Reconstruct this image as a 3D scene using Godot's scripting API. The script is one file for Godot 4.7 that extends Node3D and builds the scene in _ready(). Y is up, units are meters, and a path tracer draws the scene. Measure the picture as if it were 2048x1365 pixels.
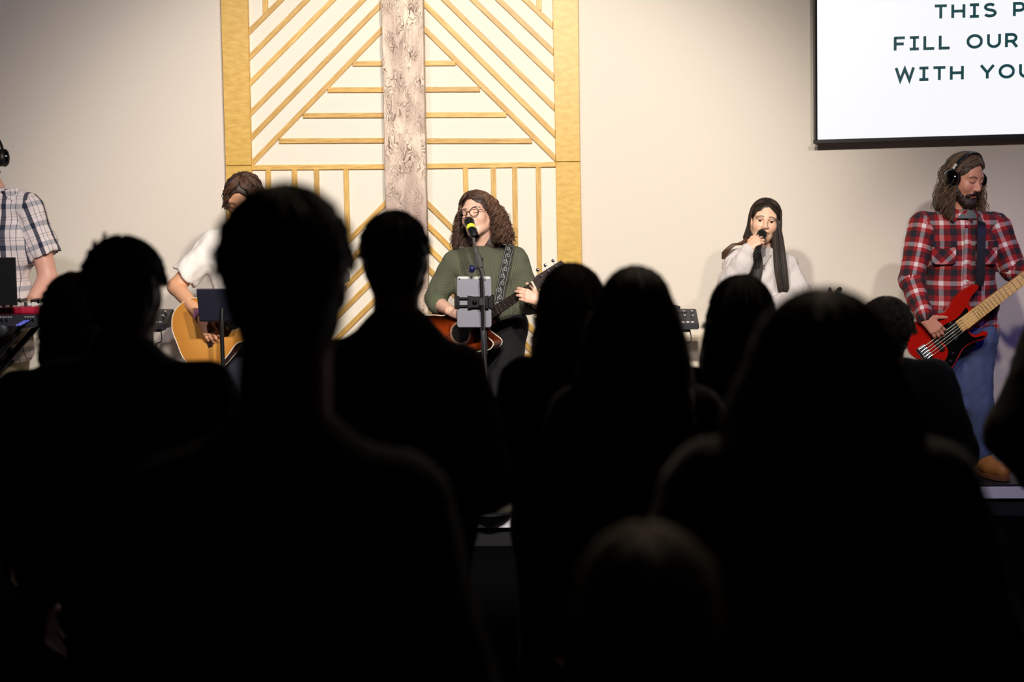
extends Node3D

# A worship band on a low stage, seen over the dark heads of the people standing in front of it.
const FOCAL := 2850.0                       # focal length in pixels of the 2048 x 1365 frame
var cam_o := Vector3(0.0, 1.85, 8.6)
var cam_b := Basis()
var M := {}                                 # materials
var names := {}
var rng := RandomNumberGenerator.new()


# ------------------------------------------------------------------ mesh helpers
class Geo:
	var v := PackedVector3Array()
	var n := PackedVector3Array()
	var t := PackedVector2Array()
	var c := PackedColorArray()
	var i := PackedInt32Array()
	var col := Color(1, 1, 1)

	func put(p: Vector3, nn: Vector3, uv := Vector2.ZERO) -> int:
		v.append(p); n.append(nn); t.append(uv); c.append(col)
		return v.size() - 1

	func tri(a: int, b: int, d: int) -> void:
		if (v[b] - v[a]).cross(v[d] - v[a]).dot(n[a] + n[b] + n[d]) > 0.0:
			i.append(a); i.append(d); i.append(b)
		else:
			i.append(a); i.append(b); i.append(d)

	func quad(a: int, b: int, d: int, e: int) -> void:
		tri(a, b, d); tri(a, d, e)

	func face(pts: Array, nn: Vector3, uvs := []) -> void:
		var k := []
		for j in pts.size():
			k.append(put(pts[j], nn, uvs[j] if uvs.size() else Vector2(pts[j].x, pts[j].y)))
		for j in range(1, pts.size() - 1):
			tri(k[0], k[j], k[j + 1])

	func mesh(origin := Vector3.ZERO) -> ArrayMesh:
		var vv := v
		if origin != Vector3.ZERO:
			vv = PackedVector3Array()
			vv.resize(v.size())
			for j in v.size():
				vv[j] = v[j] - origin
		var a := []
		a.resize(Mesh.ARRAY_MAX)
		a[Mesh.ARRAY_VERTEX] = vv; a[Mesh.ARRAY_NORMAL] = n; a[Mesh.ARRAY_TEX_UV] = t
		a[Mesh.ARRAY_COLOR] = c; a[Mesh.ARRAY_INDEX] = i
		var m := ArrayMesh.new()
		m.add_surface_from_arrays(Mesh.PRIMITIVE_TRIANGLES, a)
		return m

	# a polygon of the local x-y plane, extruded from z0 to z1, its rims chamfered
	func prism(poly: Array, z0: float, z1: float, xf := Transform3D(), bevel := 0.0, back := true) -> void:
		var pl := []
		var area := 0.0
		for j in poly.size():
			var p0: Vector2 = poly[j]
			var p1: Vector2 = poly[(j + 1) % poly.size()]
			area += p0.x * p1.y - p1.x * p0.y
			pl.append(p0)
		if area < 0.0:
			pl.reverse()
		var m := pl.size()
		var en := []
		for j in m:
			var e: Vector2 = (pl[(j + 1) % m] - pl[j]).normalized()
			en.append(Vector2(e.y, -e.x))
		var inner := PackedVector2Array()
		for j in m:
			var n0: Vector2 = en[(j + m - 1) % m]
			var n1: Vector2 = en[j]
			var mm: Vector2 = (n0 + n1).normalized()
			var kk: float = minf(1.0 / maxf(mm.dot(n1), 0.3), 2.0)
			inner.append(pl[j] - mm * bevel * kk)
		var tri_i := Geometry2D.triangulate_polygon(inner)
		for side in (2 if back else 1):
			var nn := (xf.basis * Vector3(0, 0, 1 if side == 0 else -1)).normalized()
			var zz := z1 if side == 0 else z0
			var base := v.size()
			for p in inner:
				put(xf * Vector3(p.x, p.y, zz), nn, p)
			for j in tri_i.size() / 3:
				tri(base + tri_i[j * 3], base + tri_i[j * 3 + 1], base + tri_i[j * 3 + 2])
		for j in m:
			var jn := (j + 1) % m
			var a: Vector2 = pl[j]
			var b: Vector2 = pl[jn]
			var na: Vector2 = en[j]
			var nb: Vector2 = en[j]
			var pa: Vector2 = en[(j + m - 1) % m]
			var pb: Vector2 = en[jn]
			if pa.dot(na) > 0.75: na = (na + pa).normalized()
			if pb.dot(nb) > 0.75: nb = (nb + pb).normalized()
			var A := xf.basis * Vector3(na.x, na.y, 0)
			var B := xf.basis * Vector3(nb.x, nb.y, 0)
			var l := a.distance_to(b)
			quad(put(xf * Vector3(a.x, a.y, z0 + bevel), A, Vector2(0, z0)), put(xf * Vector3(b.x, b.y, z0 + bevel), B, Vector2(l, z0)), put(xf * Vector3(b.x, b.y, z1 - bevel), B, Vector2(l, z1)), put(xf * Vector3(a.x, a.y, z1 - bevel), A, Vector2(0, z1)))
			if bevel > 0.0:
				for side in (2 if back else 1):
					var s := 1.0 if side == 0 else -1.0
					var zf := z1 if side == 0 else z0
					var up := xf.basis * Vector3(0, 0, s)
					var C := (A + up).normalized()
					var D := (B + up).normalized()
					var ia := inner[j]
					var ib := inner[jn]
					quad(put(xf * Vector3(a.x, a.y, zf - bevel * s), C, a), put(xf * Vector3(b.x, b.y, zf - bevel * s), D, b), put(xf * Vector3(ib.x, ib.y, zf), D, ib), put(xf * Vector3(ia.x, ia.y, zf), C, ia))

	func box(centre: Vector3, size: Vector3, bs := Basis(), bevel := 0.0) -> void:
		var x := size.x / 2
		var y := size.y / 2
		var e := minf(bevel, minf(x, y) * 0.8)
		var poly := [Vector2(-x, -y), Vector2(x, -y), Vector2(x, y), Vector2(-x, y)]
		if e > 0.0:
			poly = [Vector2(-x + e, -y), Vector2(x - e, -y), Vector2(x, -y + e), Vector2(x, y - e), Vector2(x - e, y), Vector2(-x + e, y), Vector2(-x, y - e), Vector2(-x, -y + e)]
		prism(poly, -size.z / 2, size.z / 2, Transform3D(bs, centre), minf(e, size.z * 0.4))

	# a tube along a path; radii is a number or one number per point
	func tube(path: Array, radii, sides := 8, caps := true) -> void:
		var m := path.size()
		var side := Vector3.ZERO
		var run := 0.0
		var base := v.size()
		for j in m:
			var p: Vector3 = path[j]
			var d: Vector3 = (path[mini(j + 1, m - 1)] - path[maxi(j - 1, 0)]).normalized()
			if side == Vector3.ZERO:
				side = d.cross(Vector3(0, 1, 0) if absf(d.y) < 0.9 else Vector3(1, 0, 0)).normalized()
			else:
				side = (side - d * side.dot(d)).normalized()
				run += p.distance_to(path[j - 1])
			var other := d.cross(side)
			var r: float = radii[j] if radii is Array or radii is PackedFloat32Array else radii
			for k in sides + 1:
				var a := TAU * k / sides
				var o := side * cos(a) + other * sin(a)
				put(p + o * r, o, Vector2(float(k) / sides, run))
		for j in m - 1:
			for k in sides:
				var q := base + j * (sides + 1) + k
				quad(q, q + 1, q + sides + 2, q + sides + 1)
		if caps:
			for e in 2:
				var j := 0 if e == 0 else m - 1
				var d: Vector3 = (path[1] - path[0]).normalized() * -1.0 if e == 0 else (path[m - 1] - path[m - 2]).normalized()
				var b2 := v.size()
				for k in sides:
					put(v[base + j * (sides + 1) + k], d)
				for k in range(1, sides - 1):
					tri(b2, b2 + k, b2 + k + 1)

	# a profile of (radius, height) turned about an axis
	func lathe(prof: Array, at: Vector3, axis: Vector3, sides := 20) -> void:
		var up := axis.normalized()
		var sx := up.cross(Vector3(0, 0, 1) if absf(up.z) < 0.9 else Vector3(1, 0, 0)).normalized()
		var sy := up.cross(sx)
		var m := prof.size()
		var sn := []
		for j in m - 1:
			var e: Vector2 = prof[j + 1] - prof[j]
			sn.append(Vector2(e.y, -e.x).normalized())
		for j in m - 1:
			var n0: Vector2 = sn[j]
			var n1: Vector2 = sn[j]
			if j > 0 and n0.dot(sn[j - 1]) > 0.6: n0 = (n0 + sn[j - 1]).normalized()
			if j < m - 2 and n1.dot(sn[j + 1]) > 0.6: n1 = (n1 + sn[j + 1]).normalized()
			var base := v.size()
			for k in sides + 1:
				var a := TAU * k / sides
				var o := sx * cos(a) + sy * sin(a)
				put(at + o * prof[j].x + up * prof[j].y, o * n0.x + up * n0.y, Vector2(float(k) / sides, prof[j].y))
				put(at + o * prof[j + 1].x + up * prof[j + 1].y, o * n1.x + up * n1.y, Vector2(float(k) / sides, prof[j + 1].y))
			for k in sides:
				quad(base + 2 * k, base + 2 * k + 1, base + 2 * k + 3, base + 2 * k + 2)

	func ball(at: Vector3, r: Vector3, bs := Basis(), rings := 10, sides := 16, colf = null) -> void:
		var base := v.size()
		for j in rings + 1:
			var a := PI * j / rings
			for k in sides + 1:
				var b := TAU * k / sides
				var o := Vector3(sin(a) * cos(b), cos(a), sin(a) * sin(b))
				if colf != null: col = colf.call(o)
				put(at + bs * (o * r), (bs * (o / r)).normalized(), Vector2(float(k) / sides, float(j) / rings))
		for j in rings:
			for k in sides:
				var q := base + j * (sides + 1) + k
				quad(q, q + 1, q + sides + 2, q + sides + 1)


# ------------------------------------------------------------------ a smooth body of capsules and ellipsoids, meshed as surface nets
class Blob:
	var P := []

	func cap(a: Vector3, b: Vector3, ra: float, rb := -1.0, k := 0.02, ax := Vector3.ZERO, fl := 1.0) -> void:
		if rb < 0.0: rb = ra
		var r := maxf(ra, rb) * maxf(1.0, fl)
		var e := Vector3(r, r, r)
		P.append({"t": 0, "a": a, "ab": b - a, "ra": ra, "rb": rb, "k": k, "ax": ax.normalized(), "fl": fl, "lo": a.min(b) - e, "hi": a.max(b) + e})

	func ell(c: Vector3, r: Vector3, bs := Basis(), k := 0.02, sub := false) -> void:
		var e := Vector3.ONE * maxf(r.x, maxf(r.y, r.z))
		if bs == Basis(): e = r
		P.append({"t": 2 if sub else 1, "c": c, "r": r, "b": bs.transposed(), "k": k, "lo": c - e, "hi": c + e})

	func dist(p: Vector3, q: Dictionary) -> float:
		if q.t == 0:
			var w: Vector3 = p - q.a
			var ab: Vector3 = q.ab
			if q.fl != 1.0: w += q.ax * (w.dot(q.ax) * (1.0 / q.fl - 1.0))
			var l := ab.length_squared()
			var t := clampf(w.dot(ab) / l, 0.0, 1.0) if l > 1e-9 else 0.0
			return (w - ab * t).length() - lerpf(q.ra, q.rb, t)
		var o: Vector3 = (q.b * (p - q.c)) / q.r
		return (o.length() - 1.0) * minf(q.r.x, minf(q.r.y, q.r.z))

	# appends the surface to g. colf(p) colours a vertex; frames (one per primitive: [origin, along, front, radius]) give cloth its own lie
	func build(g: Geo, cell: float, colf = null, noise: FastNoiseLite = null, amp := 0.0, nscale := Vector3.ONE, frames := []) -> void:
		var lo := Vector3.ONE * 1e9
		var hi := -lo
		for q in P:
			if q.t != 2:
				lo = lo.min(q.lo); hi = hi.max(q.hi)
		var pad := cell * 3.0 + amp
		lo -= Vector3.ONE * pad; hi += Vector3.ONE * pad
		var nx := int((hi.x - lo.x) / cell) + 2
		var ny := int((hi.y - lo.y) / cell) + 2
		var nz := int((hi.z - lo.z) / cell) + 2
		var nxy := nx * ny
		var D := PackedFloat32Array()
		D.resize(nxy * nz)
		D.fill(1.0)
		for q in P:
			var k: float = q.k
			var m := k + cell * 2.0 + amp
			var i0 := ((q.lo - lo - Vector3.ONE * m) / cell).floor().max(Vector3.ZERO) as Vector3
			var i1 := ((q.hi - lo + Vector3.ONE * m) / cell).ceil().min(Vector3(nx - 1, ny - 1, nz - 1)) as Vector3
			var x0 := int(i0.x)
			var x1 := int(i1.x) + 1
			var kind: int = q.t
			if kind == 0:
				var a: Vector3 = q.a
				var ab: Vector3 = q.ab
				var ra: float = q.ra
				var dr: float = q.rb - q.ra
				var l := ab.length_squared()
				var inv := 1.0 / l if l > 1e-9 else 0.0
				var ax: Vector3 = q.ax
				var fs: float = 1.0 / q.fl - 1.0
				for z in range(int(i0.z), int(i1.z) + 1):
					for y in range(int(i0.y), int(i1.y) + 1):
						var row := z * nxy + y * nx
						var wy := lo.y + y * cell - a.y
						var wz := lo.z + z * cell - a.z
						for x in range(x0, x1):
							var w := Vector3(lo.x + x * cell - a.x, wy, wz)
							if fs != 0.0: w += ax * (w.dot(ax) * fs)
							var t := clampf(w.dot(ab) * inv, 0.0, 1.0)
							var d := (w - ab * t).length() - ra - dr * t
							var f := D[row + x]
							var h := k - absf(f - d)
							if h > 0.0:
								D[row + x] = minf(f, d) - h * h / k * 0.25
							elif d < f:
								D[row + x] = d
			else:
				var c: Vector3 = q.c
				var r: Vector3 = q.r
				var bs: Basis = q.b
				for z in range(int(i0.z), int(i1.z) + 1):
					for y in range(int(i0.y), int(i1.y) + 1):
						var row := z * nxy + y * nx
						for x in range(x0, x1):
							var o := (bs * Vector3(lo.x + x * cell - c.x, lo.y + y * cell - c.y, lo.z + z * cell - c.z)) / r
							var k0 := o.length()
							var d := k0 * (k0 - 1.0) / maxf((o / r).length(), 1e-6)
							var f := D[row + x]
							if kind == 1:
								var h := k - absf(f - d)
								if h > 0.0:
									D[row + x] = minf(f, d) - h * h / k * 0.25
								elif d < f:
									D[row + x] = d
							else:
								d = -d
								var h := k - absf(f - d)
								if h > 0.0:
									D[row + x] = maxf(f, d) + h * h / k * 0.25
								elif d > f:
									D[row + x] = d
		if amp > 0.0:
			var band := cell * 2.0 + amp * 1.5
			for z in nz:
				for y in ny:
					var row := z * nxy + y * nx
					for x in nx:
						if absf(D[row + x]) < band:
							D[row + x] += amp * noise.get_noise_3dv((lo + Vector3(x, y, z) * cell) * nscale)
		# surface nets: every crossed grid edge adds to its four cells, then makes one quad
		var id := PackedInt32Array()
		id.resize(nxy * nz)
		id.fill(-1)
		var sum := PackedVector3Array()
		var cnt := PackedInt32Array()
		var quads := PackedInt32Array()
		var step := [1, nx, nxy]
		var axis := [Vector3(1, 0, 0), Vector3(0, 1, 0), Vector3(0, 0, 1)]
		for z in range(1, nz - 1):
			for y in range(1, ny - 1):
				var row := z * nxy + y * nx
				for x in range(1, nx - 1):
					var k := row + x
					var f := D[k]
					var inside := f < 0.0
					for e in 3:
						var f2 := D[k + step[e]]
						if (f2 < 0.0) != inside:
							var p: Vector3 = Vector3(x, y, z) + axis[e] * (f / (f - f2))
							var s1: int = step[(e + 1) % 3]
							var s2: int = step[(e + 2) % 3]
							var cs := [k, k - s1, k - s1 - s2, k - s2]
							for c in cs:
								var w := id[c]
								if w < 0:
									w = sum.size()
									id[c] = w
									sum.append(p); cnt.append(1)
								else:
									sum[w] += p; cnt[w] += 1
								quads.append(w)
							quads.append(1 if inside else 0)
		var nv := sum.size()
		var pos := PackedVector3Array()
		pos.resize(nv)
		for j in nv:
			pos[j] = lo + sum[j] / cnt[j] * cell
		var nrm := PackedVector3Array()
		nrm.resize(nv)
		for j in quads.size() / 5:
			var a := quads[j * 5]
			var b := quads[j * 5 + 1]
			var c := quads[j * 5 + 2]
			var d := quads[j * 5 + 3]
			var w := (pos[c] - pos[a]).cross(pos[d] - pos[b])
			if quads[j * 5 + 4] == 0: w = -w
			nrm[a] += w; nrm[b] += w; nrm[c] += w; nrm[d] += w
		for j in nv:
			nrm[j] = nrm[j].normalized()
		if frames.is_empty():
			var base := g.v.size()
			for j in nv:
				if colf != null: g.col = colf.call(pos[j])
				g.put(pos[j], nrm[j], Vector2(pos[j].x, pos[j].y))
			for j in quads.size() / 5:
				g.quad(base + quads[j * 5], base + quads[j * 5 + 1], base + quads[j * 5 + 2], base + quads[j * 5 + 3])
			return
		for j in quads.size() / 5:
			var mid := (pos[quads[j * 5]] + pos[quads[j * 5 + 2]]) * 0.5
			var best := 1e9
			var own := 0
			for w in P.size():
				if w < frames.size() and frames[w] != null:
					var dd := absf(dist(mid, P[w]))
					if dd < best:
						best = dd; own = w
			var fr: Array = frames[own]
			var up: Vector3 = fr[1]
			var front: Vector3 = fr[2]
			var side := up.cross(front).normalized()
			front = side.cross(up).normalized()
			var q0: Vector3 = mid - fr[0]
			var a0 := atan2(q0.dot(side), q0.dot(front))
			var flat: bool = fr[3] <= 0.0
			var ids := []
			for e in 4:
				var p := pos[quads[j * 5 + e]]
				var q: Vector3 = p - fr[0]
				var a := atan2(q.dot(side), q.dot(front))
				if a - a0 > PI: a -= TAU
				if a0 - a > PI: a += TAU
				if colf != null: g.col = colf.call(p)
				ids.append(g.put(p, nrm[quads[j * 5 + e]], Vector2(q.dot(side) if flat else a * fr[3], q.dot(up))))
			g.quad(ids[0], ids[1], ids[2], ids[3])


# ------------------------------------------------------------------ scene helpers
func at(px: float, py: float, z: float) -> Vector3:      # the point of the plane z that shows at a pixel of the photograph
	var d := cam_b * Vector3((px - 1024.0) / FOCAL, (682.5 - py) / FOCAL, -1.0)
	return cam_o + d * ((z - cam_o.z) / d.z)


func lin(r: float, g: float, b: float) -> Color:          # a colour given as sRGB 0..255, as linear values for vertices
	return Color(r / 255.0, g / 255.0, b / 255.0).srgb_to_linear()


func numbered(called: String) -> String:
	var k: int = names.get(called, 0)
	names[called] = k + 1
	return called if k == 0 else "%s_%03d" % [called, k]


func tag(o: Node, label: String, category: String, group := "") -> Node:
	o.set_meta("label", label); o.set_meta("category", category)
	if group: o.set_meta("group", group)
	return o


func thing(called: String, label: String, category: String, where: Vector3, group := "") -> Node3D:
	var o := Node3D.new()
	o.name = numbered(called)
	add_child(o)
	o.position = where
	tag(o, label, category, group)
	return o


func part(parent: Node3D, called: String, g: Geo, m: Material, label := "") -> MeshInstance3D:
	var o := MeshInstance3D.new()
	o.name = called
	o.mesh = g.mesh(parent.global_position if parent != self else Vector3.ZERO)
	o.material_override = m
	parent.add_child(o, true)
	if label: o.set_meta("label", label)
	return o


func solo(called: String, g: Geo, m: Material, label: String, category: String, where: Vector3, group := "") -> MeshInstance3D:
	var o := MeshInstance3D.new()
	o.name = numbered(called)
	o.mesh = g.mesh(where)
	o.material_override = m
	add_child(o)
	o.position = where
	tag(o, label, category, group)
	return o


func struct(called: String, g: Geo, m: Material, label := "") -> MeshInstance3D:
	var o := MeshInstance3D.new()
	o.name = called
	o.mesh = g.mesh()
	o.material_override = m
	add_child(o)
	o.set_meta("kind", "structure")
	if label: o.set_meta("label", label)
	return o


func mat(called: String, r: float, g: float, b: float, rough := 0.7, metal := 0.0) -> StandardMaterial3D:
	var m := StandardMaterial3D.new()
	m.resource_name = called
	m.albedo_color = Color(r / 255.0, g / 255.0, b / 255.0)
	m.roughness = rough
	m.metallic = metal
	M[called] = m
	return m


func vmat(called: String, rough := 0.6) -> StandardMaterial3D:   # colour from the vertices
	var m := mat(called, 255, 255, 255, rough)
	m.vertex_color_use_as_albedo = true
	return m


func tex(w: int, h: int, f: Callable) -> ImageTexture:
	var im := Image.create(w, h, false, Image.FORMAT_RGB8)
	for y in h:
		for x in w:
			im.set_pixel(x, y, f.call(x, y))
	return ImageTexture.create_from_image(im)


func smooth(pts: Array, per := 6, closed := false) -> Array:      # Catmull-Rom through points of any vector kind
	var out := []
	var m := pts.size()
	for j in (m if closed else m - 1):
		var p0 = pts[(j - 1 + m) % m] if closed else pts[maxi(j - 1, 0)]
		var p1 = pts[j]
		var p2 = pts[(j + 1) % m]
		var p3 = pts[(j + 2) % m] if closed else pts[mini(j + 2, m - 1)]
		for k in per:
			out.append(p1.cubic_interpolate(p2, p0, p3, float(k) / per))
	if not closed: out.append(pts[m - 1])
	return out


func seen(pts: Array, z: float) -> Array:                          # pixels to points on a plane
	var out := []
	for p in pts:
		out.append(at(p.x, p.y, z))
	return out


# ------------------------------------------------------------------ the scene
func _ready() -> void:
	rng.seed = 7
	# camera: on the centre line, at the back, tilted a little down, hand-held
	cam_b = Basis.from_euler(Vector3(deg_to_rad(-6.65), 0.035, 0.0)) * Basis(Vector3(0, 0, 1), -0.011)
	var cam := Camera3D.new()
	cam.name = "camera"
	var lens := CameraAttributesPhysical.new()
	lens.frustum_focal_length = 50.1
	lens.frustum_focus_distance = 7.6
	lens.exposure_aperture = 1.9
	lens.frustum_near = 0.05
	lens.frustum_far = 60.0
	cam.attributes = lens
	cam.fov = rad_to_deg(2.0 * atan(682.5 / FOCAL))
	cam.near = 0.05
	cam.far = 60.0
	add_child(cam)
	cam.transform = Transform3D(cam_b, cam_o)
	cam.current = true
	# a closed, dark hall: nothing comes from outside
	var env := Environment.new()
	env.background_mode = Environment.BG_COLOR
	env.background_color = Color(0, 0, 0)
	env.tonemap_mode = Environment.TONE_MAPPER_LINEAR
	env.tonemap_exposure = 1.0
	env.sdfgi_enabled = true
	env.ssao_enabled = true
	env.ssil_enabled = true
	var we := WorldEnvironment.new()
	we.name = "world_environment"
	we.environment = env
	add_child(we)
	materials()
	# stage lamps on the bar above the audience: [place, aim, half cone, softness, energy, colour, size]
	lamp(Vector3(-0.45, 3.55, 5.1), Vector3(-1.0, 0.85, 0.0), 32.0, 0.55, 15.0, Color(1.0, 0.97, 0.93), "warm stage can light hanging left of centre")
	lamp(Vector3(0.30, 3.55, 5.1), Vector3(-0.40, 0.85, 0.0), 31.0, 0.55, 15.0, Color(1.0, 0.965, 0.92), "warm stage can light hanging right of centre")
	lamp(Vector3(1.9, 3.5, 5.0), Vector3(2.75, 1.5, 0.0), 44.0, 1.0, 6.6, Color(1.0, 0.95, 0.93), "wide pale stage can light right of centre")
	lamp(Vector3(-2.2, 3.5, 5.0), Vector3(-2.9, 1.8, 0.0), 46.0, 1.0, 5.8, Color(0.95, 0.91, 0.95), "wide pale stage can light left of centre")
	lamp(Vector3(1.0, 3.5, 5.0), Vector3(2.40, 1.25, 0.7), 11.0, 1.0, 8.0, Color(1.0, 0.94, 0.88), "narrow warm stage can light aimed at the bass player")
	lamp(Vector3(3.5, 3.45, 3.6), Vector3(2.9, 0.2, 0.4), 26.0, 0.8, 2.0, Color(0.30, 0.30, 1.0), "blue stage can light at the far right")
	lamp(Vector3(1.0, 4.25, 3.3), Vector3(0.9, 1.2, 6.9), 32.0, 0.9, 2.1, Color(1.0, 0.90, 0.78), "dim hall light hung before the front rows")
	room()
	wall_art()
	screen()
	gear()
	singer()
	girl()
	bass_player()
	keyboard_player()
	left_guitarist()
	audience()


func materials() -> void:
	var grain := FastNoiseLite.new()
	grain.seed = 3
	grain.frequency = 0.02
	grain.fractal_octaves = 4
	var fine := FastNoiseLite.new()
	fine.seed = 11
	fine.frequency = 0.11
	fine.fractal_octaves = 3
	# golden maple veneer: soft figure lines across the board
	var maple := tex(192, 768, func(x, y):
		var w := grain.get_noise_2d(x * 0.9, y * 2.2) * 0.7 + fine.get_noise_2d(x * 0.22, y * 1.4) * 0.3
		var line := pow(absf(sin(w * 17.0 + y * 0.045)), 6.0)
		var k := clampf(0.5 + w * 0.55 - line * 0.13, 0.0, 1.0)
		return Color(0.80, 0.62, 0.26).lerp(Color(0.95, 0.80, 0.44), k))
	var m := mat("maple_veneer", 255, 255, 255, 0.42)
	m.albedo_texture = maple
	m.uv1_scale = Vector3(1.0 / 0.3, 1.0 / 1.2, 1)
	var strip := tex(64, 512, func(x, y):
		var w := grain.get_noise_2d(x * 1.6, y * 0.55 + 900.0) * 0.6 + fine.get_noise_2d(x * 0.9, y * 0.12) * 0.5
		return Color(0.78, 0.60, 0.27).lerp(Color(0.97, 0.81, 0.48), clampf(0.55 + w * 0.9, 0.0, 1.0)))
	for k in 4:
		var s := mat("maple_strip_%d" % k, [255, 240, 250, 232][k], [255, 236, 244, 228][k], [255, 236, 230, 226][k], 0.45)
		s.albedo_texture = strip
		s.uv1_scale = Vector3(1.0 / 0.05, 1.0 / 1.1, 1)
		s.uv1_offset = Vector3(0, k * 0.31, 0)
	# the old timber: bleached wood with winding dark seams and eyes
	var warp := FastNoiseLite.new()
	warp.seed = 21
	warp.frequency = 0.012
	warp.fractal_octaves = 3
	var big := FastNoiseLite.new()
	big.seed = 5
	big.frequency = 0.02
	big.fractal_octaves = 2
	big.fractal_gain = 0.4
	var W := 224
	var H := 1600
	var relief := Image.create(W, H, false, Image.FORMAT_RGB8)
	var colour := Image.create(W, H, false, Image.FORMAT_RGB8)
	for y in H:
		for x in W:
			var wx := warp.get_noise_2d(x * 1.2, y * 0.9) * 26.0
			var wy := warp.get_noise_2d(x * 1.4 + 300.0, y * 0.7 + 90.0) * 60.0
			var f := big.get_noise_2d((x + wx) * 0.62, (y + wy) * 0.13)
			var g := fine.get_noise_2d((x + wx * 0.6) * 0.7, y * 0.08)
			var q := f * 7.0 + g * 0.25
			var e := absf(q - roundf(q)) * 2.0                     # 0 on a seam
			var strength := clampf(0.50 + big.get_noise_2d(x * 0.6 + 500.0, y * 0.3) * 1.3, 0.1, 1.0)
			var seam := pow(clampf(1.0 - e / 0.36, 0.0, 1.0), 1.2) * strength
			var hair := clampf(absf(sin(q * 9.0 + g * 5.0)) - 0.75, 0.0, 0.25) * 0.5
			var tone := clampf(0.55 + warp.get_noise_2d(x * 0.8, y * 0.3 + 700.0) * 1.1 + g * 0.4, 0.0, 1.0)
			var c := Color(0.86, 0.765, 0.70).lerp(Color(1.0, 0.925, 0.835), tone)
			var spot := clampf(fine.get_noise_2d(x * 1.1, y * 0.4) * 3.0 - 1.3, 0.0, 1.0)
			c = c.lerp(Color(0.36, 0.25, 0.20), clampf(seam * 0.85 + spot * 0.2 + hair, 0.0, 0.9))
			var old := exp(-pow((float(y) / H - 0.74) / 0.13, 2.0))
			c = c.lerp(Color(0.62, 0.53, 0.51), old * 0.55)
			colour.set_pixel(x, y, c)
			var hgt := clampf(0.62 - seam * 0.5 + g * 0.25 - spot * 0.3, 0.0, 1.0)
			relief.set_pixel(x, y, Color(hgt, hgt, hgt))
	m = mat("old_timber", 255, 255, 255, 0.85)
	m.albedo_texture = ImageTexture.create_from_image(colour)
	m.heightmap_enabled = true
	m.heightmap_texture = ImageTexture.create_from_image(relief)
	m.heightmap_scale = 0.9
	m.uv1_scale = Vector3(1.0 / 0.27, 1.0 / 2.1, 1)
	# plaster wall, carpet, paint
	m = mat("wall_paint", 232, 222, 208, 0.75)
	var orange := NoiseTexture2D.new()
	orange.width = 256
	orange.height = 256
	orange.seamless = true
	var on := FastNoiseLite.new()
	on.seed = 4
	on.frequency = 0.07
	orange.noise = on
	m.heightmap_enabled = true
	m.heightmap_texture = orange
	m.heightmap_scale = 0.06
	m.uv1_triplanar = true
	m.uv1_world_triplanar = true
	m.uv1_scale = Vector3(3, 3, 3)
	mat("backing_paint", 240, 233, 218, 0.7)
	mat("hall_paint", 34, 32, 31, 0.9)
	m = mat("carpet", 9, 9, 10, 0.95)
	m.metallic_specular = 0.0
	mat("deck", 178, 170, 176, 0.6)
	mat("deck_black", 24, 24, 27, 0.55)
	mat("nosing", 226, 222, 232, 0.6)
	mat("ledge_paint", 214, 204, 186, 0.7)
	mat("black_plastic", 14, 14, 15, 0.45)
	mat("black_gloss", 9, 9, 10, 0.12)
	mat("black_steel", 15, 15, 17, 0.45, 0.2)
	mat("dark_grey", 38, 38, 44, 0.5)
	mat("grey_plastic", 66, 63, 62, 0.5)
	mat("pale_plastic", 206, 204, 200, 0.5)
	mat("chrome", 205, 205, 210, 0.18, 1.0)
	mat("brass", 190, 150, 80, 0.3, 1.0)
	mat("silver_tablet", 186, 184, 198, 0.3, 0.6)
	mat("navy_case", 28, 28, 42, 0.5)
	mat("red_shell", 168, 26, 52, 0.35)
	mat("key_white", 225, 222, 215, 0.3)
	mat("key_black", 12, 12, 13, 0.3)
	mat("blue_plug", 70, 84, 190, 0.35)
	mat("blue_knob", 28, 30, 74, 0.3)
	mat("yellow_band", 214, 220, 60, 0.5)
	mat("mic_grille", 46, 46, 42, 0.4, 0.7)
	mat("mic_body", 20, 20, 20, 0.4)
	mat("ivory", 226, 214, 190, 0.35)
	mat("ebony", 38, 24, 20, 0.4)
	mat("mahogany", 96, 34, 16, 0.25)
	mat("string", 170, 165, 155, 0.3, 0.9)
	vmat("skin", 0.5).subsurf_scatter_enabled = false
	vmat("hair", 0.55)
	m = vmat("soft_hair", 0.6)
	m.rim_enabled = true
	m.rim = 1.0
	m.rim_tint = 0.4
	vmat("paint", 0.25)
	vmat("cloth", 0.85)


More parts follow.
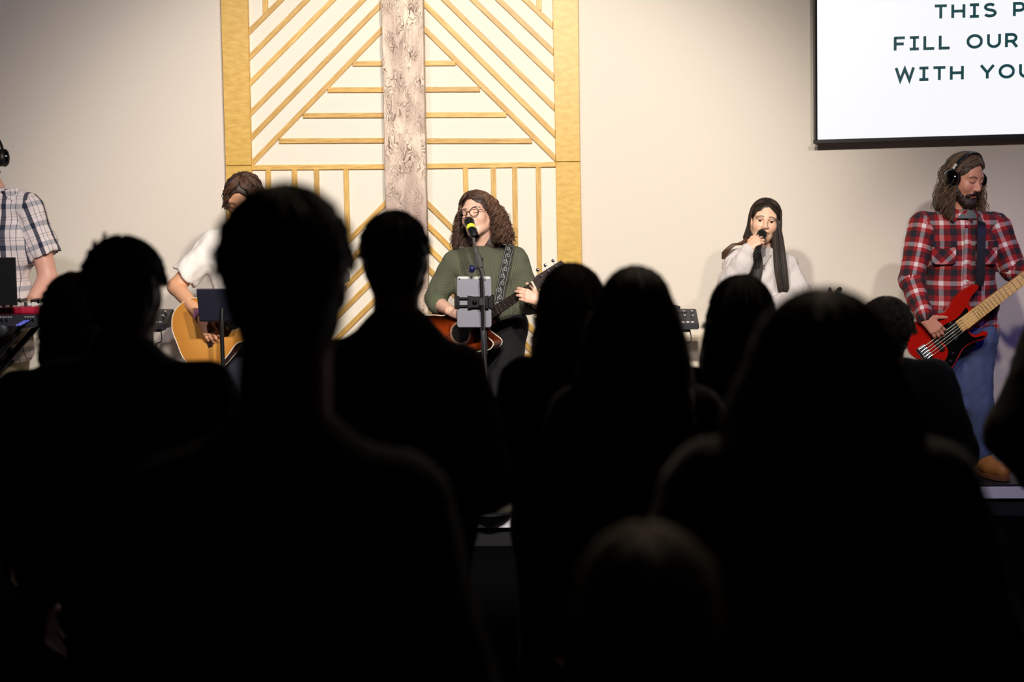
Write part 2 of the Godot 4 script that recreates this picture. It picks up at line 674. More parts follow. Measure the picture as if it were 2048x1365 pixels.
func lamp(where: Vector3, aim: Vector3, cone: float, soft: float, energy: float, colour: Color, label: String) -> void:
	var o := thing("stage_light", label, "stage light", where)
	var d := (aim - where).normalized()
	var g := Geo.new()
	g.lathe([Vector2(0.0, -0.30), Vector2(0.085, -0.30), Vector2(0.10, -0.26), Vector2(0.105, 0.0), Vector2(0.112, 0.012), Vector2(0.098, 0.012), Vector2(0.095, -0.05), Vector2(0.0, -0.05)], where, d, 24)
	part(o, "housing", g, M.black_steel)
	g = Geo.new()
	g.lathe([Vector2(0.0, -0.035), Vector2(0.09, -0.04)], where, d, 24)
	var e := StandardMaterial3D.new()
	e.resource_name = "lamp_glow"
	e.albedo_color = colour
	e.emission_enabled = true
	e.emission = colour
	e.emission_energy_multiplier = 2.0
	part(o, "lens", g, e)
	g = Geo.new()
	var side := d.cross(Vector3(0, 1, 0)).normalized()
	var c := where - d * 0.13
	g.tube([c + side * 0.12, c + side * 0.13 + Vector3(0, 0.16, 0), c + Vector3(0, 0.22, 0), c - side * 0.13 + Vector3(0, 0.16, 0), c - side * 0.12], 0.012, 6)
	g.tube([c + Vector3(0, 0.22, 0), Vector3(c.x, 4.6, c.z)], 0.02, 8)
	part(o, "yoke", g, M.black_steel)
	var l := SpotLight3D.new()
	l.name = "beam"
	l.position = d * 0.03
	o.add_child(l)
	l.look_at_from_position(where + d * 0.03, aim, Vector3(0, 1, 0))
	l.spot_angle = cone
	l.spot_angle_attenuation = soft
	l.spot_range = 20.0
	l.spot_attenuation = 2.0
	l.light_energy = energy
	l.light_color = colour
	l.light_size = 0.09
	l.shadow_enabled = true


func room() -> void:
	var g := Geo.new()
	g.box(Vector3(0, 2.2, -0.1), Vector3(13.4, 4.9, 0.2))
	struct("wall_back", g, M.wall_paint, "cream wall behind the stage")
	g = Geo.new()
	g.box(Vector3(0, -0.1, 5.9), Vector3(13.4, 0.2, 12.2))
	struct("floor", g, M.carpet, "dark carpeted hall floor")
	g = Geo.new()
	g.box(Vector3(0, 4.7, 5.9), Vector3(13.4, 0.2, 12.2))
	struct("ceiling", g, M.hall_paint)
	g = Geo.new()
	g.box(Vector3(-6.6, 2.2, 5.9), Vector3(0.2, 4.9, 12.2))
	struct("wall_left", g, M.hall_paint)
	g = Geo.new()
	g.box(Vector3(6.6, 2.2, 5.9), Vector3(0.2, 4.9, 12.2))
	struct("wall_right", g, M.hall_paint)
	g = Geo.new()
	g.box(Vector3(0, 2.2, 11.9), Vector3(13.4, 4.9, 0.2))
	struct("wall_rear", g, M.hall_paint)
	# the stage: pale deck, a black strip along its front, a pale nosing over a black face; the middle juts out
	var top := 0.18
	var front := [Vector2(-6.5, 1.05), Vector2(-2.35, 1.05), Vector2(-1.9, 1.66), Vector2(1.5, 1.66), Vector2(1.95, 1.05), Vector2(6.5, 1.05)]
	var back := []
	for p in front:
		back.append(p - Vector2(0, 0.36))
	var flat := Transform3D(Basis(Vector3(1, 0, 0), Vector3(0, 0, 1), Vector3(0, -1, 0)), Vector3.ZERO)   # x, z plane; local z points down
	g = Geo.new()
	g.prism(back + [Vector2(6.5, 0.0), Vector2(-6.5, 0.0)], -top, -0.02, flat)
	var st := struct("stage", g, M.deck, "low stage with a pale deck")
	var rev := back.duplicate()
	rev.reverse()
	g = Geo.new()
	g.prism(front + rev, -top, -top + 0.012, flat, 0.002)
	part(st, "black_strip", g, M.deck_black)
	g = Geo.new()
	var fin := []
	for p in front: fin.append(p - Vector2(0, 0.012))
	fin.reverse()
	g.prism(front + fin, -top + 0.013, -top + 0.078, flat, 0.002)
	part(st, "nosing", g, M.nosing, "pale nosing along the stage edge")
	g = Geo.new()
	var fo := []
	var fi := []
	for p in front:
		fo.append(p - Vector2(0, 0.03)); fi.append(p - Vector2(0, 0.05))
	fi.reverse()
	g.prism(fo + fi, -top + 0.078, -0.002, flat)
	part(st, "face_board", g, M.deck_black)
	# the pale ledge at the foot of the wall, right of the panel
	var a := at(1290, 683, 0.32)
	var b := at(1452, 683, 0.32)
	g = Geo.new()
	g.box(Vector3((a.x + b.x) / 2, (a.y + top) / 2, 0.165), Vector3(b.x - a.x, a.y - top, 0.31), Basis(), 0.006)
	solo("ledge_box", g, M.ledge_paint, "low cream box against the wall between the control surface and the girl", "box", Vector3((a.x + b.x) / 2, top, 0.165))


# a batten given by the four corners of its face, in pixels on the plane of its front
func batten(parent: Node3D, called: String, px: Array, z: float, thick: float, m: Material) -> void:
	var p := []
	var o := at(px[0].x, px[0].y, z)
	for q in px:
		var w := at(q.x, q.y, z)
		p.append(Vector2(w.x - o.x, w.y - o.y))
	# grain along the longest edge
	var e0: Vector2 = p[1] - p[0]
	var e1: Vector2 = p[2] - p[1]
	var d: Vector2 = (e0 if e0.length() > e1.length() else e1).normalized()
	var bs := Basis(Vector3(d.y, -d.x, 0), Vector3(d.x, d.y, 0), Vector3(0, 0, 1))
	var loc := []
	for w in p:
		loc.append(Vector2(w.x * d.y - w.y * d.x, w.dot(d)))
	var g := Geo.new()
	g.prism(loc, -thick, 0.0, Transform3D(bs, o), 0.0022)
	part(parent, called, g, m)


# a slanted or level batten: its centre line from p to q, cut by the vertical lines at its ends
func slat(parent: Node3D, p: Vector2, q: Vector2, half: float, z := 0.032) -> void:
	var d := (q - p).normalized()
	var px: Array
	if absf(d.x) > 0.2:
		var dy := half / absf(d.x)
		px = [p + Vector2(0, dy), q + Vector2(0, dy), q - Vector2(0, dy), p - Vector2(0, dy)]
	else:
		px = [p - Vector2(half, 0), p + Vector2(half, 0), q + Vector2(half, 0), q - Vector2(half, 0)]
	batten(parent, "slat", px, z, 0.022, M["maple_strip_%d" % rng.randi_range(0, 3)])


func wall_art() -> void:
	var o := thing("wood_wall_panel", "tall golden maple panel of slanted and level battens on the cream wall", "wall panel", Vector3(at(800, 300, 0).x, 0.4, 0.0))
	var bl := at(470, 745, 0.012)
	var br := at(1140, 745, 0.012)
	var g := Geo.new()
	g.box(Vector3((bl.x + br.x) / 2, (bl.y + 4.0) / 2, 0.006), Vector3(br.x - bl.x, 4.0 - bl.y, 0.012))
	part(o, "backing", g, M.backing_paint, "cream backing behind the battens")
	var zf := 0.046
	var tk := 0.044
	batten(o, "board", [Vector2(451, 331), Vector2(502.5, 330.5), Vector2(487.5, -330), Vector2(431, -330)], zf, tk, M.maple_veneer)
	batten(o, "board", [Vector2(463, 760), Vector2(514, 760), Vector2(502.5, 331.5), Vector2(451, 332)], zf, tk, M.maple_veneer)
	batten(o, "board", [Vector2(1111.5, 323.5), Vector2(1160, 323), Vector2(1152, -330), Vector2(1099, -330)], zf, tk, M.maple_veneer)
	batten(o, "board", [Vector2(1119, 760), Vector2(1168, 760), Vector2(1160, 324), Vector2(1111.5, 324.5)], zf, tk, M.maple_veneer)
	batten(o, "board", [Vector2(514, 764), Vector2(1119, 757), Vector2(1118, 708), Vector2(513, 714)], zf, tk, M.maple_veneer)
	var V := func(a, b, c, d): return [Vector2(a, b), Vector2(c, d)]
	# left half: slanted, up to the timber or beyond the frame
	for s in [V.call(494, 67, 760, -199), V.call(496, 117, 761, -149), V.call(497, 169, 761, -97), V.call(499, 228, 762, -37), V.call(500.5, 277, 763, 7), V.call(503, 327, 764, 59)]:
		slat(o, s[0], s[1], 4.9)
	for s in [V.call(1105.5, 51, 842, -199), V.call(1107, 104, 842, -149), V.call(1108, 155, 843, -100), V.call(1109, 215.5, 845, -44), V.call(1110, 269, 847, 6), V.call(1111, 317, 848, 57)]:
		slat(o, s[0], s[1], 4.9)
	# level, between the slanted pair and the timber
	for s in [V.call(705, 127, 766, 127), V.call(655, 180, 767, 179.5), V.call(606, 231, 768, 230.5), V.call(558, 282, 769, 281), V.call(503, 335.5, 770, 333.5)]:
		slat(o, s[0], s[1], 5.0, 0.031)
	for s in [V.call(849, 126.5, 911, 126), V.call(850, 179, 960, 178.5), V.call(851, 230, 1013, 229.5), V.call(852, 282, 1064, 282), V.call(853, 332.5, 1111.5, 329)]:
		slat(o, s[0], s[1], 5.0, 0.031)
	# upright, below the long level batten and above the slanted ones
	for x in [536.0, 588.5, 632.5, 691.5]:
		slat(o, Vector2(x, 339), Vector2(x + 4, 405 + (770 - x)), 4.9, 0.030)
	for x in [930.5, 986.5, 1029.0, 1076.5]:
		slat(o, Vector2(x, 334), Vector2(x + 3.5, 407 + (x - 855)), 4.9, 0.030)
	slat(o, Vector2(530.5, 28), Vector2(526, -300), 4.9, 0.030)
	slat(o, Vector2(1078, 20), Vector2(1074, -300), 4.9, 0.030)
	# below: falling away from the timber to both sides
	var k := 0
	for y in [407.0, 450.0, 493.0, 536.0, 580.0, 624.0, 668.0]:
		var xe: float = minf(1113.0 + (y - 407.0) * 0.01, 855.0 + 708.0 - y)
		slat(o, Vector2(854.5, y), Vector2(xe, y + xe - 855.0), 4.9)
		var xl: float = maxf(510.0, 772.0 - (712.0 - y))
		slat(o, Vector2(772, y - 1), Vector2(xl, y - 1 + 772.0 - xl), 4.9)
		k += 1
	# the old timber standing in the middle
	var pl := at(763, 0, 0.13)
	var pr := at(847, 0, 0.13)
	var w := pr.x - pl.x
	var base := Vector3((pl.x + pr.x) / 2 - 0.004, 0.18, 0.0)
	g = Geo.new()
	var nu := 12
	var nv := 60
	var jag := FastNoiseLite.new()
	jag.seed = 8
	jag.frequency = 1.0
	# front face slightly hewn, edges worn
	var prof := [Vector2(-0.5, -0.083), Vector2(-0.5, -0.02), Vector2(-0.485, -0.006)]
	for u in range(0, nu + 1):
		prof.append(Vector2(-0.47 + 0.94 * u / nu, 0.0))
	prof += [Vector2(0.485, -0.006), Vector2(0.5, -0.02), Vector2(0.5, -0.083)]
	for jv in nv + 1:
		var y := 0.18 + 3.85 * jv / nv
		for u in prof.size():
			var q: Vector2 = prof[u]
			var edge := jag.get_noise_2d(y * 9.0, signf(q.x) * 40.0) * 0.004 * (1.0 if absf(q.x) > 0.46 else 0.0)
			var dz := jag.get_noise_3d(q.x * 9.0, y * 2.2, 3.0) * 0.006 if absf(q.x) < 0.48 else 0.0
			var nn := Vector3(0, 0, 1)
			if absf(q.x) > 0.49: nn = Vector3(signf(q.x), 0, 0)
			elif absf(q.x) > 0.475: nn = Vector3(signf(q.x), 0, 1).normalized()
			g.put(Vector3(base.x + q.x * w + edge, y, 0.13 + q.y + dz), nn, Vector2((q.x + 0.5) * w + (0.083 + q.y if absf(q.x) > 0.49 else 0.0), y))
	var pn := prof.size()
	for jv in nv:
		for u in pn - 1:
			g.quad(jv * pn + u, jv * pn + u + 1, (jv + 1) * pn + u + 1, (jv + 1) * pn + u)
	g.face([Vector3(base.x - w / 2, 4.03, 0.048), Vector3(base.x + w / 2, 4.03, 0.048), Vector3(base.x + w / 2, 4.03, 0.125), Vector3(base.x - w / 2, 4.03, 0.125)], Vector3(0, 1, 0))
	solo("rough_timber", g, M.old_timber, "bleached rough-grained upright timber down the middle of the golden panel", "timber", base)


# ------------------------------------------------------------------ the lyrics screen
func stroke(g: Geo, pts: Array, w: float, xf: Transform3D) -> void:   # a flat pen stroke of even width, mitred
	var m := pts.size()
	var lft := []
	var rgt := []
	for j in m:
		var d0: Vector2 = (pts[j] - pts[j - 1]).normalized() if j > 0 else (pts[1] - pts[0]).normalized()
		var d1: Vector2 = (pts[j + 1] - pts[j]).normalized() if j < m - 1 else d0
		var t := (d0 + d1).normalized()
		var nn := Vector2(-t.y, t.x) * (w / 2 / maxf(t.dot(d1), 0.35))
		lft.append(pts[j] + nn); rgt.append(pts[j] - nn)
	var nz := xf.basis.z.normalized()
	for j in m - 1:
		g.face([xf * Vector3(rgt[j].x, rgt[j].y, 0), xf * Vector3(rgt[j + 1].x, rgt[j + 1].y, 0), xf * Vector3(lft[j + 1].x, lft[j + 1].y, 0), xf * Vector3(lft[j].x, lft[j].y, 0)], nz)


func arc(c: Vector2, r: Vector2, a0: float, a1: float, n := 12) -> Array:
	var out := []
	for j in n + 1:
		var a := deg_to_rad(lerpf(a0, a1, float(j) / n))
		out.append(c + Vector2(cos(a) * r.x, sin(a) * r.y))
	return out


func letter(ch: String) -> Array:      # strokes in a box one high; then the width
	var e := 0.075
	match ch:
		"T": return [[[Vector2(0, 1 - e), Vector2(0.9, 1 - e)], [Vector2(0.45, 1 - e), Vector2(0.45, 0)]], 0.9]
		"H": return [[[Vector2(e, 1), Vector2(e, 0)], [Vector2(0.9, 1), Vector2(0.9, 0)], [Vector2(e, 0.5), Vector2(0.9, 0.5)]], 0.975]
		"I": return [[[Vector2(0, 1 - e), Vector2(0.68, 1 - e)], [Vector2(0.34, 1 - e), Vector2(0.34, e)], [Vector2(0, e), Vector2(0.68, e)]], 0.68]
		"S": return [[arc(Vector2(0.45, 0.725), Vector2(0.34, 0.2), 30, 180, 10) + arc(Vector2(0.45, 0.725), Vector2(0.34, 0.2), 195, 255, 4) + arc(Vector2(0.45, 0.285), Vector2(0.39, 0.215), 78, 0, 6) + arc(Vector2(0.45, 0.285), Vector2(0.39, 0.215), -15, -155, 9)], 0.9]
		"P": return [[[Vector2(e, 0), Vector2(e, 1 - e), Vector2(0.5, 1 - e)] + arc(Vector2(0.5, 0.67), Vector2(0.27, 0.255), 80, -80, 9) + [Vector2(0.5, 0.415), Vector2(e, 0.415)]], 0.85]
		"F": return [[[Vector2(e, 0), Vector2(e, 1)], [Vector2(e, 1 - e), Vector2(0.8, 1 - e)], [Vector2(e, 0.48), Vector2(0.72, 0.48)]], 0.8]
		"L": return [[[Vector2(e, 1), Vector2(e, e), Vector2(0.78, e)]], 0.78]
		"O": return [[arc(Vector2(0.58, 0.5), Vector2(0.5, 0.43), 0, 360, 30)], 1.16]
		"U": return [[[Vector2(e, 1), Vector2(e, 0.45)] + arc(Vector2(0.485, 0.42), Vector2(0.41, 0.35), 180, 360, 14) + [Vector2(0.895, 0.45), Vector2(0.895, 1)]], 0.97]
		"R": return [[[Vector2(e, 0), Vector2(e, 1 - e), Vector2(0.5, 1 - e)] + arc(Vector2(0.5, 0.68), Vector2(0.28, 0.245), 80, -80, 9) + [Vector2(0.5, 0.435), Vector2(e, 0.435)], [Vector2(0.5, 0.43), Vector2(0.86, 0)]], 0.9]
		"W": return [[[Vector2(0.05, 1), Vector2(0.36, 0.06), Vector2(0.70, 0.9), Vector2(1.04, 0.06), Vector2(1.35, 1)]], 1.42]
		"Y": return [[[Vector2(0.03, 1), Vector2(0.5, 0.44), Vector2(0.97, 1)], [Vector2(0.5, 0.46), Vector2(0.5, 0)]], 1.0]
	return [[], 0.55]


func screen() -> void:
	var z := 0.12
	var bl := at(1635, 279.5, z)
	var up := (at(1637.5, 0, z) - bl).normalized()
	var rt := Vector3(up.y, -up.x, 0).rotated(Vector3(0, 0, 1), 0.012)
	up = Vector3(-rt.y, rt.x, 0)
	var bs := Basis(rt, up, Vector3(0, 0, 1))
	var W := 2.45
	var H := 1.38
	var c := bl + rt * W / 2 + up * H / 2
	var o := thing("lyrics_screen", "large bright white flat screen with dark green song words, high on the wall", "screen", Vector3(c.x, c.y - H / 2, 0.0))
	var g := Geo.new()
	g.box(c + Vector3(0, 0, -0.045), Vector3(W + 0.02, H + 0.02, 0.07), bs, 0.004)
	part(o, "casing", g, M.black_plastic)
	g = Geo.new()
	var b := 0.012
	for s in [[Vector3(0, -H / 2 - b, 0), Vector3(W + 4 * b, 2 * b, 0.012)], [Vector3(0, H / 2 + b, 0), Vector3(W + 4 * b, 2 * b, 0.012)], [Vector3(-W / 2 - b * 0.35, 0, 0), Vector3(b * 0.7, H, 0.012)], [Vector3(W / 2 + b * 0.35, 0, 0), Vector3(b * 0.7, H, 0.012)]]:
		g.box(c + bs * s[0], s[1], bs, 0.003)
	part(o, "bezel", g, M.black_plastic, "narrow black bezel")
	g = Geo.new()
	g.face([c + bs * Vector3(-W / 2, -H / 2, 0.001), c + bs * Vector3(W / 2, -H / 2, 0.001), c + bs * Vector3(W / 2, H / 2, 0.001), c + bs * Vector3(-W / 2, H / 2, 0.001)], Vector3(0, 0, 1))
	var m := mat("screen_white", 20, 20, 20, 0.3)
	m.emission_enabled = true
	m.emission = Color(0.975, 0.975, 0.99)
	m.emission_energy_multiplier = 1.0
	var sc := part(o, "display", g, m)
	g = Geo.new()
	m = mat("screen_words", 10, 20, 22, 0.3)
	m.emission_enabled = true
	m.emission = Color(0.08, 0.28, 0.30)
	m.emission_energy_multiplier = 0.8
	var ppm := at(1900, 100, z).distance_to(at(2000, 100, z)) / 100.0     # metres per pixel there
	for row in [["THIS P", 1869.0, 37.5], ["FILL OUR", 1788.0, 101.5], ["WITH YOU", 1790.5, 163.0]]:
		var pen := at(row[1], row[2], z)
		var s := 27.0 * ppm
		for ch in row[0]:
			var l := letter(ch)
			if l[0].size():
				g = Geo.new()
				for st in l[0]:
					stroke(g, st, 0.215, Transform3D(Basis(rt * s, up * s, Vector3(0, 0, 1)), pen + Vector3(0, 0, 0.003)))
				part(sc, "letter", g, m, "dark green letter " + ch)
			pen += rt * (l[1] + 0.36) * s
	var l := AreaLight3D.new()
	l.name = "screen_glow"
	l.area_size = Vector2(W, H)
	l.light_color = Color(0.93, 0.95, 1.0)
	l.light_energy = 0.12
	l.area_range = 20.0
	l.shadow_enabled = true
	o.add_child(l)
	l.global_transform = Transform3D(Basis(-rt, up, Vector3(0, 0, -1)), c + Vector3(0, 0, 0.02))


# ------------------------------------------------------------------ instruments and stands
func microphone(o: Node3D, head: Vector3, tail: Vector3, band: bool) -> void:   # head = tip of the grille
	var d := (tail - head).normalized()
	var l := head.distance_to(tail)
	var g := Geo.new()
	var pr := [Vector2(0.0, 0.0)]
	for k in range(1, 9):
		var a := PI / 2 * k / 8.0
		pr.append(Vector2(0.0255 * sin(a), 0.0255 * (1.0 - cos(a))))
	pr += [Vector2(0.0265, 0.028), Vector2(0.0265, 0.034), Vector2(0.0235, 0.052)]
	g.lathe(pr, head, d, 20)
	part(o, "grille", g, M.mic_grille)
	g = Geo.new()
	g.lathe([Vector2(0.0235, 0.052), Vector2(0.0215, 0.07), Vector2(0.0185, 0.11), Vector2(0.0155, l - 0.012), Vector2(0.0145, l), Vector2(0.0, l)], head, d, 18)
	part(o, "handle", g, M.mic_body)
	if band:
		g = Geo.new()
		g.lathe([Vector2(0.0222, 0.066), Vector2(0.0225, 0.067), Vector2(0.0205, 0.088), Vector2(0.0198, 0.089)], head, d, 18)
		part(o, "band", g, M.yellow_band, "yellow band round the handle")
	else:
		g = Geo.new()
		g.lathe([Vector2(0.0165, l - 0.03), Vector2(0.0175, l - 0.029), Vector2(0.0175, l - 0.018), Vector2(0.0165, l - 0.017)], head, d, 18)
		part(o, "ring", g, M.black_gloss)


func outline(px: Array, z: float, o: Vector3, per := 5) -> Array:      # a closed curve through pixels, as 2-D points about o
	var p := []
	for q in px:
		var w := at(q.x, q.y, z)
		p.append(Vector2(w.x - o.x, w.y - o.y))
	return smooth(p, per, true)


func synth(o: Node3D, c: Vector3, w: float, tilt: float) -> void:        # a small control surface on a single-post stand
	var bs := Basis(Vector3(1, 0, 0), tilt)
	var g := Geo.new()
	var prof := [Vector2(-0.09, -0.03), Vector2(0.10, -0.03), Vector2(0.10, 0.0), Vector2(-0.075, 0.068), Vector2(-0.09, 0.066)]
	# profile in depth and height, drawn across the width
	var xf := Transform3D(Basis(Vector3(0, 0, 1), Vector3(0, 1, 0), Vector3(-1, 0, 0)), c)
	g.prism(prof, -w / 2, w / 2, xf, 0.006)
	part(o, "case", g, M.dark_grey)
	var top := Basis(Vector3(1, 0, 0), 0.37)
	for k in 8:
		g = Geo.new()
		g.box(c + Vector3(w / 2 - 0.035 - 0.026 * k - (0.012 if k > 3 else 0.0), 0.009, 0.080), Vector3(0.018, 0.006, 0.012), top, 0.002)
		part(o, "button", g, M.pale_plastic)
	for k in 5:
		g = Geo.new()
		g.lathe([Vector2(0.0, 0.0), Vector2(0.008, 0.0), Vector2(0.007, 0.02), Vector2(0.0, 0.02)], c + Vector3(w / 2 - 0.03 - 0.045 * (k % 3), 0.044 if k < 3 else 0.025, -0.02 + 0.05 * (k / 3)), top.y, 12)
		part(o, "knob", g, M.chrome)
	g = Geo.new()
	g.box(c + Vector3(w / 2 - 0.09, 0.061, -0.055), Vector3(0.07, 0.006, 0.035), top, 0.001)
	part(o, "display", g, M.grey_plastic)
	g = Geo.new()
	g.box(c + Vector3(w / 2 - 0.115, 0.078, -0.075), Vector3(0.05, 0.022, 0.012), Basis(Vector3(0, 0, 1), -0.25), 0.002)
	part(o, "arm", g, M.dark_grey)
	g = Geo.new()
	g.tube([c + Vector3(-0.02, -0.03, 0), Vector3(c.x - 0.02, 0.2, c.z)], 0.018, 10)
	g.box(c + Vector3(-0.02, -0.04, 0), Vector3(w * 0.8, 0.02, 0.12), Basis(), 0.004)
	for k in 3:
		var a := TAU * k / 3 + 0.5
		g.tube([Vector3(c.x - 0.02, 0.36, c.z), Vector3(c.x - 0.02 + cos(a) * 0.24, 0.195, c.z + sin(a) * 0.2)], 0.011, 6)
	part(o, "stand", g, M.black_steel)
	for k in 3:
		g = Geo.new()
		var x := c.x + w / 2 - 0.05 - 0.05 * k
		g.tube(smooth([Vector3(x, c.y - 0.02, c.z + 0.03), Vector3(x + 0.01, c.y - 0.10, c.z + 0.05), Vector3(x - 0.03, c.y - 0.13, c.z + 0.03), Vector3(x - 0.05, c.y - 0.25, c.z), Vector3(x - 0.1, 0.19, c.z - 0.05)], 5), 0.0035, 5)
		part(o, "cable", g, M.black_plastic)


func gear() -> void:
	# control surface between the panel and the girl
	var c := at(1352, 645, 0.62)
	var o := thing("control_surface", "dark sloped control surface with pale buttons on a stand beside the girl", "control surface", Vector3(c.x, 0.18, c.z))
	synth(o, c, 0.24, 0.0)
	# its like at the far left of the panel, mostly hidden
	c = at(306, 645, 0.55)
	o = thing("control_surface", "dark control surface left of the pale guitar, nearly hidden by a head", "control surface", Vector3(c.x, 0.18, c.z))
	synth(o, c, 0.20, 0.0)
	# black gear with two round pads behind the girl
	c = at(1668, 606, 0.62)
	o = thing("padded_clip_stand", "small black stand top with two upright oval pads right of the girl", "equipment", Vector3(c.x, 0.18, c.z))
	var g := Geo.new()
	g.box(c, Vector3(0.12, 0.035, 0.09), Basis(), 0.008)
	part(o, "case", g, M.black_plastic)
	g = Geo.new()
	g.tube([c, Vector3(c.x, 0.2, c.z)], 0.016, 10)
	for k in 3:
		var a := TAU * k / 3
		g.tube([Vector3(c.x, 0.4, c.z), Vector3(c.x + cos(a) * 0.25, 0.195, c.z + sin(a) * 0.2)], 0.011, 6)
	part(o, "stand", g, M.black_steel)
	g = Geo.new()
	g.tube([c + Vector3(0, 0.01, 0), c + Vector3(0.0, 0.035, 0.0)], 0.012, 8)
	part(o, "stem", g, M.black_plastic)
	for s in [-1.0, 1.0]:
		g = Geo.new()
		var bs := Basis(Vector3(0, 0, 1), -0.35 * s - 0.2) * Basis(Vector3(0, 1, 0), 0.5 * s)
		g.ball(c + Vector3(0.022 * s, 0.058 + (0.004 if s > 0 else 0.0), 0), Vector3(0.011, 0.03, 0.022), bs)
		part(o, "pad", g, M.black_plastic)
	# vocal stand of the guitar singer: post, clutch, boom and holder
	var z := 1.62
	var p0 := at(968, 700, z)
	var top := at(962, 556, z)
	var foot := Vector3(p0.x + 0.02, 0.20, z)
	o = thing("microphone_stand", "black straight-post microphone stand with short boom in front of the singer in green", "microphone stand", Vector3(foot.x, 0.18, z))
	g = Geo.new()
	g.tube([Vector3(foot.x, 0.2, z), p0], 0.0125, 12)
	g.lathe([Vector2(0.0, 0.0), Vector2(0.13, 0.0), Vector2(0.128, 0.012), Vector2(0.03, 0.03), Vector2(0.016, 0.05)], Vector3(foot.x, 0.181, z), Vector3(0, 1, 0), 28)
	part(o, "base_post", g, M.black_steel)
	g = Geo.new()
	var d := (p0 - top).normalized()
	g.lathe([Vector2(0.012, 0.0), Vector2(0.0155, 0.004), Vector2(0.0155, 0.115), Vector2(0.012, 0.12)], at(967, 661, z), d, 16)
	part(o, "grip", g, M.dark_grey)
	g = Geo.new()
	g.tube([p0, top], 0.0085, 12)
	part(o, "post", g, M.black_steel)
	# clutch with its blue-black knob
	g = Geo.new()
	var cl := at(966, 552, z)
	var cu := at(955, 512, z)
	g.tube([cl, cu.lerp(cl, 0.35)], 0.0125, 12)
	g.box(at(957.5, 523, z), Vector3(0.036, 0.066, 0.034), Basis(Vector3(0, 0, 1), 0.22), 0.005)
	g.tube([at(956, 514, z), at(953, 503, z)], [0.012, 0.010], 12)
	part(o, "clutch", g, M.grey_plastic, "worn grey clutch")
	g = Geo.new()
	var kn := at(948, 538, z)
	g.lathe([Vector2(0.0, 0.0), Vector2(0.018, 0.0), Vector2(0.02, 0.004), Vector2(0.02, 0.016), Vector2(0.016, 0.02), Vector2(0.0, 0.02)], kn + Vector3(-0.004, 0, 0), Vector3(-1, 0, 0.6), 16)
	g.tube([kn, at(960, 535, z)], 0.006, 8)
	part(o, "knob", g, M.blue_knob, "dark blue turning knob")
	g = Geo.new()
	g.lathe([Vector2(0.0, 0.0), Vector2(0.009, 0.0), Vector2(0.009, 0.014), Vector2(0.0, 0.014)], at(961, 519, z), Vector3(1, 0, 0.2), 12)
	part(o, "knob", g, M.black_plastic)
	# boom up to the clip
	var mt := at(947, 470, 1.60)
	g = Geo.new()
	g.tube([at(954, 508, z), at(949, 486, 1.61), mt], 0.0055, 10)
	part(o, "boom", g, M.grey_plastic)
	g = Geo.new()
	g.lathe([Vector2(0.0215, 0.0), Vector2(0.0235, 0.002), Vector2(0.021, 0.045), Vector2(0.019, 0.045)], at(944, 460, 1.585), (at(948.5, 470, 1.60) - at(944, 460, 1.585)).normalized(), 16)
	part(o, "clip", g, M.black_plastic)
	var mo := thing("microphone", "black microphone with a yellow band held in the stand before the singer in green", "microphone", at(940, 452, 1.56))
	microphone(mo, at(936, 437, 1.50), at(946.5, 470, 1.60), true)
	g = Geo.new()
	var run := []
	for q in [Vector3(946.5, 470, 1.60), Vector3(946, 480, 1.62), Vector3(950, 492, 1.635), Vector3(951, 503, 1.645), Vector3(957, 530, 1.648), Vector3(966, 560, 1.645), Vector3(969, 640, 1.645), Vector3(970, 720, 1.65)]:
		run.append(at(q.x, q.y, q.z))
	run.append(Vector3(foot.x + 0.03, 0.55, 1.66))
	run.append(Vector3(foot.x + 0.09, 0.2, 1.55))
	run.append(Vector3(foot.x + 0.3, 0.19, 1.2))
	g.tube(smooth(run, 5), 0.0032, 6)
	solo("microphone_cable", g, M.grey_plastic, "thin grey cable running down the singer's microphone stand", "cable", run[10])
	# the tablet and its holder
	var tz := 1.57
	var tc := (at(916, 553, tz) + at(985, 553, tz) + at(912, 655, tz) + at(981, 655, tz)) / 4.0
	var right := (at(985, 553, tz) - at(916, 553, tz))
	var upv := (at(914, 553, tz) - at(911, 655, tz))
	var tb := Basis(right.normalized(), (upv - right.normalized() * upv.dot(right.normalized())).normalized(), Vector3(0, 0, 1))
	o = thing("tablet", "silver tablet seen from the back, clamped to the singer's microphone stand", "tablet", tc)
	g = Geo.new()
	var hw := right.length() / 2
	var hh := upv.length() / 2
	var cr := 0.012
	var rp := arc(Vector2(hw - cr, hh - cr), Vector2(cr, cr), 0, 90, 5) + arc(Vector2(-hw + cr, hh - cr), Vector2(cr, cr), 90, 180, 5) + arc(Vector2(-hw + cr, -hh + cr), Vector2(cr, cr), 180, 270, 5) + arc(Vector2(hw - cr, -hh + cr), Vector2(cr, cr), 270, 360, 5)
	g.prism(rp, -0.004, 0.004, Transform3D(tb, tc), 0.002)
	part(o, "back_shell", g, M.silver_tablet)
	g = Geo.new()
	g.box(tc + tb * Vector3(0.0, hh - 0.007, 0.0042), Vector3(hw * 1.84, 0.012, 0.0012), tb, 0.0005)
	part(o, "antenna_strip", g, M.pale_plastic)
	g = Geo.new()
	g.lathe([Vector2(0.0, 0.0), Vector2(0.004, 0.0), Vector2(0.004, 0.0015), Vector2(0.0, 0.0015)], tc + tb * Vector3(-hw + 0.013, hh - 0.013, 0.0042), Vector3(0, 0, 1), 14)
	part(o, "camera_lens", g, M.black_gloss)
	o = thing("tablet_holder", "black two-rail tablet clamp fixed to the singer's microphone stand", "tablet holder", tc)
	g = Geo.new()
	var my := at(948, 604, tz).y - tc.y
	for s in [-1.0, 1.0]:
		g.box(tc + tb * Vector3(-0.012, my + 0.019 * s, 0.014), Vector3(hw * 2 + 0.0, 0.011, 0.008), tb, 0.002)
